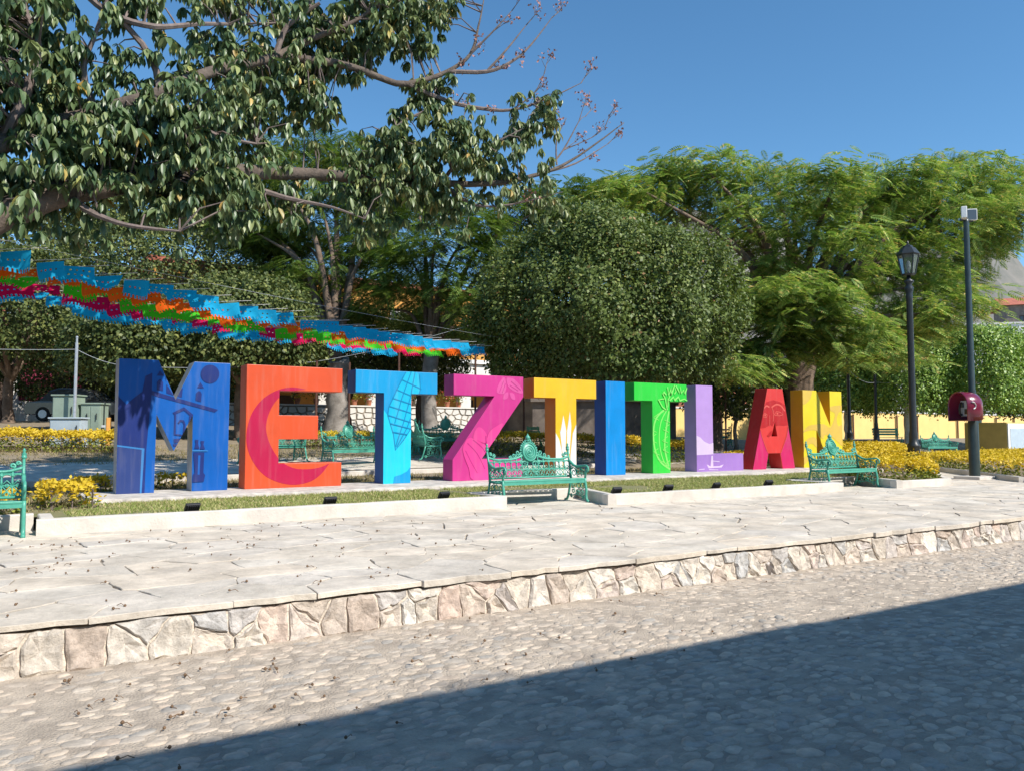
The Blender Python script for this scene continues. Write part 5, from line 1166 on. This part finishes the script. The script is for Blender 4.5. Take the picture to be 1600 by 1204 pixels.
PADS_RIGHT = [(21.41,23.3,11.45,1.37),(23.99,24.1,12.78,1.46),(24.25,22.51,12.65,1.41),(26.61,22.87,12.92,1.48),(28.13,22.05,12.63,1.48),(26.1,18.82,11.26,1.32),(26.73,17.99,11.47,1.3),(32.74,20.76,12.95,1.55),(30.18,17.73,11.73,1.37),(30.89,17.07,12.07,1.37),(37.27,19.08,13.9,1.59),(34.62,16.54,12.5,1.44),(38.33,17.09,12.8,1.55),(36.8,15.16,11.74,1.44),(26.08,23.5,11.8,1.49),(24.79,20.37,10.42,1.34),(28.86,21.65,11.22,1.49),(31.68,21.7,11.91,1.56),(30.73,19.52,11.01,1.45),(33.54,19.45,11.57,1.52),(34.5,18.26,11.58,1.5),(31.57,15.24,10.25,1.32),(37.61,16.93,11.61,1.52),(27.66,22.08,9.88,1.47),(27.56,19.79,9.39,1.39),(27.4,17.7,8.94,1.31),(34.07,20.11,10.19,1.56),(32.64,17.86,9.68,1.44),(35.74,17.83,10.38,1.51),(38.09,17.59,10.8,1.56),(28.56,22.49,8.51,1.51),(31.45,22.28,8.79,1.57),(29.63,19.19,7.81,1.42),(33.62,19.89,8.63,1.54),(32.4,17.78,7.87,1.43),(36.72,18.95,8.96,1.58),(25.13,26.07,12.29,1.56),(19.91,23.14,10.95,1.33),(30.5,16.52,6.33,1.34),(31.91,16.26,6.8,1.36),(35.37,20.07,6.47,1.59),(31.2,18.5,6.52,1.43)]
PADS_LOW = [(23.33,19.24,6.79,0.89),(23.31,18.09,6.73,0.86),(24.8,17.86,6.38,0.88),(25.24,17.13,5.85,0.87),(25.9,16.57,5.37,0.87),(27.13,16.61,5.0,0.89),(24.2,18.53,5.7,0.89),(24.19,19.68,5.84,0.92),(25.43,18.07,5.27,0.9),(23.83,20.0,4.75,0.92),(24.26,19.46,4.61,0.91),(27.26,17.98,5.14,0.92),(23.04,19.6,6.22,0.89),(21.61,18.71,3.95,0.85),(24.88,19.07,4.85,0.91),(25.91,18.77,4.69,0.92),(26.41,18.23,4.99,0.92),(23.44,18.97,3.93,0.89),(27.69,16.71,4.68,0.9),(25.31,16.46,4.41,0.85),(24.43,19.26,6.54,0.91),(24.79,18.1,7.12,0.89),(24.8,17.06,6.61,0.86)]
PADS_MID_A = [(9.5,33.68,13.17,1.57),(12.16,37.6,15.3,1.79),(13.77,37.52,15.76,1.83),(13.02,31.55,13.51,1.58),(15.73,34.88,14.39,1.78),(10.6,35.44,12.55,1.67),(11.55,32.96,11.79,1.6),(13.28,32.85,11.75,1.64),(12.06,37.06,11.02,1.77),(13.84,36.64,10.7,1.8),(13.41,30.98,9.93,1.57),(10.76,36.8,9.87,1.73),(11.14,32.47,8.27,1.57),(14.29,35.24,8.77,1.76),(9.04,35.9,10.94,1.65),(10.39,38.95,13.43,1.8),(8.96,40.61,12.63,1.83),(15.26,33.08,12.13,1.7)]
PADS_MID_B = [(15.54,31.65,12.11,1.42),(15.1,27.82,10.68,1.28),(15.59,26.11,9.97,1.23),(17.84,27.76,10.14,1.34),(14.02,26.86,9.15,1.22),(15.48,26.9,8.84,1.26),(14.02,29.11,8.82,1.3),(17.42,28.1,8.5,1.34),(14.74,27.14,7.77,1.25),(15.3,26.09,6.66,1.23),(17.86,29.35,5.94,1.39),(13.39,28.96,7.41,1.28),(16.43,30.83,7.0,1.41),(19.6,28.39,11.96,1.4),(19.22,25.53,11.32,1.29),(20.59,25.13,11.58,1.31),(21.68,24.78,11.4,1.32),(19.56,26.9,11.03,1.35),(13.32,30.7,6.85,1.34),(16.17,28.62,5.74,1.33)]

fern_tree('feathery_tree', 'large feathery tree with thick brown trunk behind the red A', 28.1, 21.0, .62, 4.6, PADS_RIGHT, 'leaf_fern', 150, .76, 'feathery trees in the park')
fern_tree('feathery_tree', 'feathery tree with low drooping sprays between ficus dome and black lantern', 26.0, 23.8, .3, 4.2, PADS_LOW, 'leaf_fern', 230, .66, 'feathery trees in the park')
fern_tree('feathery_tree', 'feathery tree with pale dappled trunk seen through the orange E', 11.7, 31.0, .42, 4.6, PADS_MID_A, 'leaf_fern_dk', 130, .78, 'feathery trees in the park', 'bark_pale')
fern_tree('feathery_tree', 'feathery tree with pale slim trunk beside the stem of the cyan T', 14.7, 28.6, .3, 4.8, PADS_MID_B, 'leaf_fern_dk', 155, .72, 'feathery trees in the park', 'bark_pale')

# ------------------------------------------------------------------ golden hedges and shrubs
def inside(px, py, poly):
    c = False; n = len(poly)
    for i in range(n):
        a, b = poly[i], poly[i-1]
        if (a[1] > py) != (b[1] > py) and px < (b[0]-a[0])*(py-a[1])/(b[1]-a[1])+a[0]: c = not c
    return c
def hedge(name, label, poly, h, n, size=.075, group='golden leaved hedges', z=None, gold=.62, hgrow=0.0):
    cx = sum(p[0] for p in poly)/len(poly); cy = sum(p[1] for p in poly)/len(poly)
    zb_ = z if z is not None else T(cx, cy)
    t = thing(name, label, 'hedge' if 'hedge' in name else 'shrub', (cx, cy, zb_), 0, group)
    x0, x1 = min(p[0] for p in poly), max(p[0] for p in poly); y0, y1 = min(p[1] for p in poly), max(p[1] for p in poly)
    pts = []; 
    while len(pts) < n*.6:
        x, y = random.uniform(x0, x1), random.uniform(y0, y1)
        if inside(x, y, poly): pts.append((x, y, 1.0))
    per = [(poly[i], poly[(i+1) % len(poly)]) for i in range(len(poly))]; Ls = [math.hypot(a[0]-b[0], a[1]-b[1]) for a, b in per]; tot = sum(Ls)
    while len(pts) < n:
        k = random.choices(range(len(per)), Ls)[0]; a, b = per[k]; s = random.random(); v = random.random()
        pts.append((a[0]+(b[0]-a[0])*s+random.gauss(0, .05), a[1]+(b[1]-a[1])*s+random.gauss(0, .05), v))
    A_ = np.array(pts); gz = np.array([(z if z is not None else T(x, y)) for x, y in A_[:, :2]])
    nz = vnoise(np.c_[A_[:, :2]*2.2, np.zeros(len(A_))], 3)*.10+vnoise(np.c_[A_[:, :2]*6, np.zeros(len(A_))], 4)*.06
    dist = A_[:, 0]*FW[0]+A_[:, 1]*FW[1]; hh = h*(1+nz)+hgrow*np.clip((dist-dist.min())/10, 0, 1)
    v_ = np.where(A_[:, 2] >= 1, 1-np.abs(RNG.normal(0, .10, len(A_))), A_[:, 2]); zz = gz+hh*v_
    P = np.c_[A_[:, 0], A_[:, 1], zz]+RNG.normal(0, .02, (len(A_), 3)); isg = (v_+RNG.normal(0, .10, len(A_))) > gold
    for nm, msk, mm in (('golden_leaves', isg, 'leaf_gold'), ('green_leaves', ~isg, 'leaf_hedge')):
        k = int(msk.sum()); 
        if k < 3: continue
        d = RNG.normal(0, 1, (k, 3))*[1, 1, .5]+[0, 0, .35]; up = RNG.normal(0, .5, (k, 3))+[0, -.3, .8]
        v, q = scatter(LEAF_V*[1.2, 1, 1], LEAF_Q, P[msk]-[cx, cy, zb_], d, up, size*RNG.uniform(.6, 1.3, k)); obj(nm, np_mesh(nm, v, q, [M[mm]]), None, t)
    mb = MB()
    for k in range(min(40, max(5, n//300))):
        x, y = pts[random.randrange(len(pts))][:2]; g = z if z is not None else T(x, y)
        mb.tube([(x-cx, y-cy, g-zb_-.03), (x-cx+random.uniform(-.1, .1), y-cy+random.uniform(-.1, .1), g-zb_+h*.85)], .012, 4)
    mb.build('stems', M['twig'], t)['kind'] = 'stuff'; return t
def strip(a, b, wd):
    d = Vector((b[0]-a[0], b[1]-a[1])).normalized(); n = Vector((-d.y, d.x))*wd/2
    return [(a[0]-n.x, a[1]-n.y), (b[0]-n.x, b[1]-n.y), (b[0]+n.x, b[1]+n.y), (a[0]+n.x, a[1]+n.y)]
hedge('hedge', 'golden hedge in front of the electrical cabinets', strip((-3.2, 26.9), (3.7, 25.2), 1.3), .52, 15000)
hedge('hedge', 'golden topped green hedge behind the yellow T, blue I and green T', strip((13.6, 22.6), (21.3, 20.6), 1.2), .72, 15000, gold=.72)
hedge('hedge', 'green hedge behind the iron bench seen through the orange E', strip((8.5, 25.8), (13.6, 24.6), 1.1), .5, 9000, gold=.88)
hedge('hedge', 'low golden hedge seen between the lilac L and red A', strip((22.6, 19.6), (26.4, 20.2), 1.2), .42, 7000)
hedge('hedge', 'broad golden hedge around the lantern post behind the right bench', [(17.4, 11.3), (17.7, 10.75), (19.2, 10.5), (22.0, 12.5), (26, 15.1), (33, 20), (31, 21), (24.6, 16.8), (19.4, 13.1)], .46, 28000, .085, hgrow=.35, gold=.5)
hedge('hedge', 'wide golden hedge behind the telephone pole at the diagonal kerb', [(22.6, 10.15), (31, 9.7), (40, 9.6), (42, 18), (28.6, 16.4)], .42, 30000, .085, z=.43, gold=.55)
hedge('golden_shrub', 'small golden shrub beside the end of the left bench', [(.65, 13.1), (1.25, 13.2), (1.2, 14.2), (.6, 14.3)], .34, 900, .08, 'small golden shrubs', gold=.35)
hedge('golden_shrub', 'small golden shrub touching the left side of the blue M', [(1.25, 15.95), (1.75, 15.9), (1.75, 16.5), (1.2, 16.5)], .28, 500, .08, 'small golden shrubs', gold=.4)
hedge('golden_shrub', 'small golden shrub seen between the legs of the blue M', [(2.7, 16.6), (3.9, 16.6), (3.9, 17.1), (2.7, 17.1)], .28, 600, .08, 'small golden shrubs', gold=.4)
hedge('golden_shrub', 'sparse yellow shrub seen between the legs of the red A', [(20.1, 16.6), (20.9, 16.6), (20.9, 17.3), (20.1, 17.3)], .45, 260, .09, 'small golden shrubs', gold=.4)
hedge('golden_shrub', 'leafy green and golden shrub behind the left bench by the kerb', [(-1.6, 12.5), (.3, 12.5), (.3, 13.2), (-1.6, 13.2)], .3, 1300, .08, 'small golden shrubs', gold=.6)

# ------------------------------------------------------------------ buildings
def window(parent, x0, x1, z0, z1, y, frame='white', sill=True):
    f = MB().box(x0-.08, x0, y-.04, y+.10, z0-.08, z1+.08).box(x1, x1+.08, y-.04, y+.10, z0-.08, z1+.08).box(x0, x1, y-.04, y+.10, z1, z1+.08).box(x0, x1, y-.04, y+.10, z0-.08, z0).box((x0+x1)/2-.03, (x0+x1)/2+.03, y-.02, y+.08, z0, z1)
    w_ = f.build('window', M[frame], parent); MB().box(x0+.002, x1-.002, y+.02, y+.03, z0+.002, z1-.002).build('pane', M['pane'], w_)
    if sill: MB().box(x0-.15, x1+.15, y-.12, y-.041, z0-.16, z0-.082).build('sill', M[frame], w_)
def wall_with_holes(x0, x1, z0, z1, holes, y0, y1):
    """straight wall made of butted blocks around rectangular openings"""
    xs_ = sorted({x0, x1}|{h[0] for h in holes}|{h[1] for h in holes}); zs_ = sorted({z0, z1}|{h[2] for h in holes}|{h[3] for h in holes}); mb = MB()
    for a, b in zip(xs_[:-1], xs_[1:]):
        run = None
        for c, d in zip(zs_[:-1], zs_[1:]):
            solid = not any(h[0] <= a and b <= h[1] and h[2] <= c and d <= h[3] for h in holes)
            if solid: run = (run[0], d) if run else (c, d)
            if (not solid) and run: mb.box(a, b, y0, y1, run[0], run[1]); run = None
        if run: mb.box(a, b, y0, y1, run[0], run[1])
    return mb
# the house across the street, behind the camera, whose eaves shade the cobbles
HB = 6.47
t = thing('row_house', 'long two storey row house across the street shading the cobbles', 'house', (8, -2.0, 0), -.03)
holes = []; wins = []
for k in range(12):
    x = -24+4.2*k; wins.append((x, x+1.2, 4.0, 5.5)); holes.append((x, x+1.2, 4.0, 5.5)); holes.append((x-.1, x+1.3, 0, 2.6))
b = wall_with_holes(-30, 34, 0, HB-.16, holes, -.35, 0); b.v = [(x_, y_, z_) for x_, y_, z_ in b.v]; b.build('wall', M['offwhite'], t)
for x0, x1, z0, z1 in wins:
    f = MB().box(x0, x1, -.28, -.24, z0, z1).build('window', M['pane'], t); d = MB().box(x0-.1, x1+.1, -.25, -.18, 0, 2.6).build('door', M['wood_dark'], t); MB().ball((x1-.1, -.15, 1.1), .04).build('handle', M['galv'], d)
MB().box(-30, 34, -8, -.0, HB-.16, HB-.05).build('roof', M['tile'], t)
x_ = -30
while x_ < 34:
    w_ = random.uniform(1.2, 4.5); MB().box(x_, min(34, x_+w_)-.004, -.3, -.02, HB-.048, HB+random.uniform(-.03, .05)).build('shadow_edge_parapet', M['offwhite'], t); x_ += w_  # unseen uneven blocks, added to make the street shadow's edge irregular
MB().tube([(-3.2, -.15, HB), (-3.2, -.15, HB+.25), (-2.7, -.1, HB+.22)], .02, 5).build('shadow_edge_pipe', M['galv'], t); MB().box(-30, 34, -8, -7.7, 0, HB-.162).build('back_wall', M['offwhite'], t)  # unseen bent tube on the roof, added to notch the shadow edge
# arcaded house
t = thing('arcade_house', 'orange two storey house with white ground floor arches behind the trees', 'house', (19, 44, 1.4))
bay = 3.1; H1 = 4.6
for k in range(-4, 5):
    x0 = k*bay; pr_ = .42; rad = (bay-2*pr_)/2; sp = 2.7
    poly = [(x0, 0), (x0+pr_, 0), (x0+pr_, sp)]+[(x0+bay/2-rad*math.cos(a), sp+rad*.9*math.sin(a)) for a in [math.pi*i/10 for i in range(1, 10)]]+[(x0+bay-pr_, sp), (x0+bay-pr_, 0), (x0+bay, 0), (x0+bay, H1), (x0, H1)]
    pp, tt = tri2([poly]); n = len(pp); mb = MB(); mb.add([(p[0], 0, p[1]) for p in pp]+[(p[0], .45, p[1]) for p in pp], [tuple(q) for q in tt]+[tuple(i+n for i in q[::-1]) for q in tt]+[(i, (i+1) % n, n+(i+1) % n, n+i) for i in range(n)])
    mb.build('arch', M['offwhite'], t)
MB().box(-12.4, 15.5, 2.6, 2.9, 0, H1-.002).build('porch_wall', M['orange_wall'], t)
for k in range(-4, 5): d = MB().box(k*bay+1.0, k*bay+2.1, 2.55, 2.598, 0, 2.4).build('door', M['wood_dark'], t); MB().ball((k*bay+1.95, 2.5, 1.1), .05).build('handle', M['galv'], d)
MB().box(-12.6, 15.7, -.2, 3.0, H1, H1+.25).build('cornice', M['white'], t)
up = [(k*bay+.9, k*bay+2.1, H1+1.1, H1+3.0) for k in range(-4, 5)]
wall_with_holes(-12.4, 15.5, H1+.25, H1+4.4, up, 0, .4).build('upper_wall', M['orange_wall'], t)
for u in up: window(t, u[0]+.08, u[1]-.08, u[2]+.08, u[3]-.08, .05)
MB().box(-12.8, 15.9, -.3, 8, H1+4.4, H1+4.7).build('roof', M['tile'], t); [MB().box(a_, a_+.3, .402, 8, 0, H1+4.4).build('side_wall', M['orange_wall'], t) for a_ in (-12.4, 15.2)]
# low pale stone wall before the arcade, each stone laid
sw_ = thing('stone_wall', 'low whitish rubble stone wall below the white arches', 'wall', (0, 0, 0))
MB().box(9, 27, 40.06, 40.5, 1.0, 2.98).build('core', M['slab_joint'], sw_)
for poly in voronoi(jitter_pts(9, 27, 1.3, 2.95, 40, 5, .36), 9, 27, 1.3, 2.95, 1.3, 1):
    poly, c = shrink(poly, .035); n = len(poly); pr_ = random.uniform(.02, .06); mb = MB()
    vs = [(p[0]-c[0], .05, p[1]-c[1]) for p in poly]+[((p[0]-c[0])*.88, -pr_, (p[1]-c[1])*.88) for p in poly]
    mb.add(vs, [tuple(range(n, 2*n))]+[(i, (i+1) % n, n+(i+1) % n, n+i) for i in range(n)]); mb.build('stone', M['offwhite'], sw_, (c[0], 40.04, c[1]))
MB().box(8.95, 27.05, 39.98, 40.55, 2.982, 3.06).build('coping', M['offwhite'], sw_)
for i in range(13):
    x = 13.2+i*.78+random.uniform(-.15, .15); red = i % 3 != 1
    p = thing('potted_plant', 'clay pot with red flowers on the stone wall by the arches' if red else 'clay pot with a leafy plant on the stone wall by the arches', 'potted plant', (x, 40.27, 3.058), 0, 'red flowering pots on the stone wall' if red else 'leafy pots on the stone wall')
    MB().lathe([(.11, 0), (.15, .24), (.17, .26), (.17, .31), (.14, .31)], n=12).build('pot', M['terracotta'], p)
    q = RNG.normal(0, .17, (160, 3))*[1, 1, 1.2]+[0, 0, .62]; v, f = scatter(LEAF_V, LEAF_Q, q, unit(160), unit(160), RNG.uniform(.08, .16, 160)); obj('foliage', np_mesh('foliage', v, f, [M['leaf_hedge']]), None, p)
    if red: q = RNG.normal(0, .18, (60, 3))+[0, -.05, .75]; v, f = scatter(LEAF_V*[2, 1, 1], LEAF_Q, q, unit(60), unit(60), RNG.uniform(.06, .11, 60)); obj('flowers', np_mesh('flowers', v, f, [M['flower_red']]), None, p)['kind'] = 'stuff'
# maroon house at the left
t = thing('maroon_house', 'shaded maroon and white house at the left behind the cabinets', 'house', (-2, 50, 1.4))
hl = [(-10, -8, 0, 3.4), (-4.6, -3.2, 0, 3.4), (.8, 3.0, 0, 3.6), (6.5, 8.6, 0, 3.4)]
wall_with_holes(-16, 12, 1.9, 6.6, hl, 0, .4).build('wall', M['maroon'], t); [MB().box(a_, b_, -.05, .4, 0, 1.898).build('dado', M['offwhite'], t) for a_, b_ in ((-16, -10), (-8, -4.6), (-3.2, .8), (3.0, 6.5), (8.6, 12))]
for h_ in hl:
    d = MB().box(h_[0]+.25, h_[1]-.25, .2, .26, 0, h_[3]-.25).build('door', M['wood_dark'], t); MB().box(h_[0], h_[0]+.248, .1, .3, 0, h_[3]).box(h_[1]-.248, h_[1], .1, .3, 0, h_[3]).box(h_[0]+.25, h_[1]-.25, .1, .3, h_[3]-.248, h_[3]).build('frame', M['offwhite'], d)
MB().box(-16.3, 12.3, -.5, 8, 6.6, 6.85).build('roof', M['tile'], t); [MB().box(a_, a_+.3, .402, 8, 0, 6.6).build('side_wall', M['maroon'], t) for a_ in (-16, 11.7)]
def make_car(x, y, rz, label):
    t = thing('parked_car', label, 'car', (x, y, T(x, y)), rz); b = M['car_paint']
    prof_ = [(-2.1, .32), (-2.15, .62), (-2.05, .86), (-1.5, .93), (-1.1, 1.38), (-.7, 1.5), (.35, 1.48), (.75, 1.32), (1.15, .95), (1.75, .86), (2.08, .72), (2.15, .45), (2.1, .3)]
    pp, tt = tri2([prof_]); n = len(pp); mb = MB(); vs = []
    for yy, k in ((-.84, .94), (-.78, 1.0), (.78, 1.0), (.84, .94)):
        for px, pz in pp: vs.append((px*(.985 if k < 1 else 1), yy*(1-.16*max(0, pz-.9)/.6), .62+(pz-.62)*k))
    fs = [tuple(q) for q in tt]+[tuple(i+3*n for i in q[::-1]) for q in tt]+[(k*n+i, k*n+(i+1) % n, (k+1)*n+(i+1) % n, (k+1)*n+i) for k in range(3) for i in range(n)]
    mb.add(vs, fs); body = mb.build('body', b, t)
    for wx in (-1.3, 1.35):
        for sy in (-1, 1):
            w_ = MB().lathe([(.2, -.1), (.31, -.1), (.33, -.06), (.33, .06), (.31, .1), (.2, .1)], n=18); w_.v = [(q[0]+wx, q[2]+sy*.76, q[1]+.33) for q in w_.v]; wo = w_.build('wheel', M['rubber'], t)
            r_ = MB().lathe([(.02, -.105), (.19, -.105), (.2, .105), (.02, .105)], n=12); r_.v = [(q[0]+wx, q[2]+sy*.765, q[1]+.33) for q in r_.v]; r_.build('rim', M['galv'], wo)
    for sy in (-1, 1):
        for q in ([(-1.0, .98), (-.72, 1.36), (-.15, 1.38), (-.15, .98)], [(-.07, .98), (-.07, 1.38), (.33, 1.36), (.62, 1.22), (.9, .98)]):
            MB().add([(p[0], sy*(.845*(1-.16*max(0, p[1]-.9)/.6)+.004), p[1]) for p in q], [tuple(range(len(q)))]).build('window', M['pane'], t)
        MB().ball((2.0, sy*.6, .68), .12, 8, 5, .7).build('headlight', M['white'], t); MB().box(-.35, -.2, sy*.85-.01, sy*.85+.01, .84, .87).build('door_handle', M['galv'], t); bevel(MB().box(.72, .86, sy*.95-.09, sy*.95+.09, .96, 1.08).build('mirror', b, t), .03)
    MB().box(2.1, 2.17, -.7, .7, .36, .5).build('bumper', M['black'], t)
make_car(3.3, 41.2, R(-30), 'dark grey car parked in the shade left of the blue letter M')
# bandstand in the shade of the round ficus
t = thing('bandstand', 'bandstand with stained brown base wall and green railing under the ficus', 'bandstand', (24.0, 30.2, T(24, 30)-.3))
MB().frustum((0, 0), 4.7, 4.7, 0, 1.75, 8, R(22.5)).frustum((0, 0), 4.85, 4.85, 1.752, 1.9, 8, R(22.5)).build('base_wall', M['grey_wall'], t)
rl = MB()
for i in range(8):
    a, b_ = R(22.5+45*i), R(22.5+45*(i+1)); pa, pb = Vector((4.55*math.cos(a), 4.55*math.sin(a), 0)), Vector((4.55*math.cos(b_), 4.55*math.sin(b_), 0))
    MB().tube([pa+Vector((0, 0, 1.9)), pa+Vector((0, 0, 5.3))], .08, 8).build('post', M['green_wood'], t)
    for z in (2.05, 2.75): rl.tube([pa+Vector((0, 0, z)), pb+Vector((0, 0, z))], .03, 5)
    for k in range(1, 14): q = pa+(pb-pa)*k/14; rl.tube([q+Vector((0, 0, 2.05)), q+Vector((0, 0, 2.75))], .015, 4)
rl.build('railing', M['green_wood'], t); MB().frustum((0, 0), 5.2, 5.2, 5.3, 5.45, 8, R(22.5)).frustum((0, 0), 5.1, .5, 5.452, 6.9, 8, R(22.5)).build('roof', M['tile'], t)
# yellow boundary wall of the plaza and the pale houses beyond
t = thing('boundary_wall', 'long pale yellow plaza wall behind the clipped trees', 'wall', (0, 0, 0))
W0 = [(30, 34.5), (46, 34.2), (62, 33.9), (80, 33.6)]
for a, b_ in zip(W0[:-1], W0[1:]):
    d = Vector((b_[0]-a[0], b_[1]-a[1])); L = d.length; u = d/L; n = Vector((-u.y, u.x))*.12
    for nm, z0, z1, k, m_ in (('panel', .9, 3.05, 1.0, 'yellow_wall'), ('coping', 3.052, 3.15, 1.4, 'offwhite')):
        mb = MB(); c = [(a[0]-n.x*k, a[1]-n.y*k), (b_[0]-n.x*k, b_[1]-n.y*k), (b_[0]+n.x*k, b_[1]+n.y*k), (a[0]+n.x*k, a[1]+n.y*k)]; mb.prism(c, z0, z1, 'z'); mb.build(nm, M[m_], t)
    k = int(L/2.6)
    for i in range(1, k):
        p = Vector(a)+u*L*i/k+n*(-1.9); MB().tube([(p.x, p.y, .9), (p.x, p.y, 2.9)], .07, 6).build('post', M['rust'], t)
def house(x, y, w_, d_, h_, rz, m, label, roof='flat', z=1.0, wins_=2, fl=1):
    t = thing('far_house', label, 'house', (x, y, z), rz, 'pale houses beyond the plaza')
    holes = []
    for f_ in range(fl):
        for k in range(wins_):
            xx = -w_/2+w_*(k+.5)/wins_; zz = h_*(f_+.42)/fl; holes.append((xx-.5, xx+.5, zz, zz+1.1))
    wall_with_holes(-w_/2, w_/2, 0, h_, holes, 0, .3).build('wall', M[m], t); [MB().box(a_, b_, c_, d_, 0, h_).build('side_wall', M[m], t) for a_, b_, c_ in ((-w_/2, -w_/2+.3, .302), (w_/2-.3, w_/2, .302), (-w_/2+.302, w_/2-.302, d_-.3))]
    for hh in holes: window(t, hh[0]+.08, hh[1]-.08, hh[2]+.08, hh[3]-.08, .05, 'wood_dark', False)
    if roof == 'flat': MB().box(-w_/2-.1, w_/2+.1, -.1, d_+.1, h_, h_+.2).build('roof', M['offwhite'], t)
    else: MB().add([(-w_/2-.5, -.5, h_), (w_/2+.5, -.5, h_), (w_/2+.5, d_+.5, h_), (-w_/2-.5, d_+.5, h_), (-w_/2-.5, d_/2, h_+1.6), (w_/2+.5, d_/2, h_+1.6)], [(0, 1, 5, 4), (2, 3, 4, 5), (0, 4, 3), (1, 2, 5), (0, 3, 2, 1)]).build('roof', M['tile'], t)
    return t
house(54, 38, 18, 6, 3.0, R(-4), 'white', 'long low white house behind the yellow plaza wall', z=1.0, wins_=4)
house(99, 44.5, 10, 8, 13.2, R(-50), 'white', 'tall plain white house rising behind the clipped trees', z=1.0, wins_=3, fl=3)
t = house(122, 51, 9, 8, 18.0, R(-55), 'grey_wall', 'grey house with red tiled roof and white water tank', 'gable', z=1.5, wins_=2, fl=4)
MB().lathe([(.8, 0), (.85, .1), (.85, 1.5), (.6, 1.75), (.25, 1.8), (.25, 1.95)], (.5, 5.2, 19.1), 12).build('water_tank', M['white'], t)
house(42.5, 39, 7, 6, 5.5, R(-8), 'brick_red', 'brown red house seen between the lilac L and red A', z=1.0, wins_=2)
house(88, 58, 12, 8, 9.5, R(-45), 'offwhite', 'off white house with red tiled roof behind the feathery tree', 'gable', z=1.0, wins_=3, fl=2)

# ------------------------------------------------------------------ fallen flowers
lm = []
for s in range(3):
    r = random.Random(90+s); mb = MB(); L = .055+.02*s
    mb.tube([(0, 0, .006), (L*.4, .004*s, .012+.008*s), (L, -.008+.006*s, .008)], .0035, 4, .003); mb.lathe([(.004, 0), (.012, .006), (.014, .016), (.006, .026)], (L, 0, .002), 6); me = mb.mesh('fallen_flower'); me.materials.append(M['litter']); lm.append(me)
cnt = 0; tries = 0
while cnt < 190 and tries < 9000:
    tries += 1
    if cnt < 120: x = -.4+abs(random.gauss(0, 3.4)); y = random.uniform(6.3, 11.1); z = .337; lb = 'dried brown flower fallen on the pale flagstones'; g = 'dried flowers on the flagstones'
    else: x = -.3+abs(random.gauss(0, 2.6)); y = random.uniform(4.0, 6.0); z = .008; lb = 'dried brown flower fallen on the cobbled street'; g = 'dried flowers on the cobbles'
    if not seen(x, y, -.01) or (z > .1 and (in_bed(x, y, -.1) or y < Yk(x)+.1)): continue
    o = obj('fallen_flower', random.choice(lm)); o.location = (x, y, z); o.rotation_euler = (random.uniform(-.1, .1), random.uniform(-.15, .05), random.uniform(0, 6.28)); s = random.uniform(.5, .85); o.scale = (s, s, s)
    tag(o, lb, 'flower', g); cnt += 1
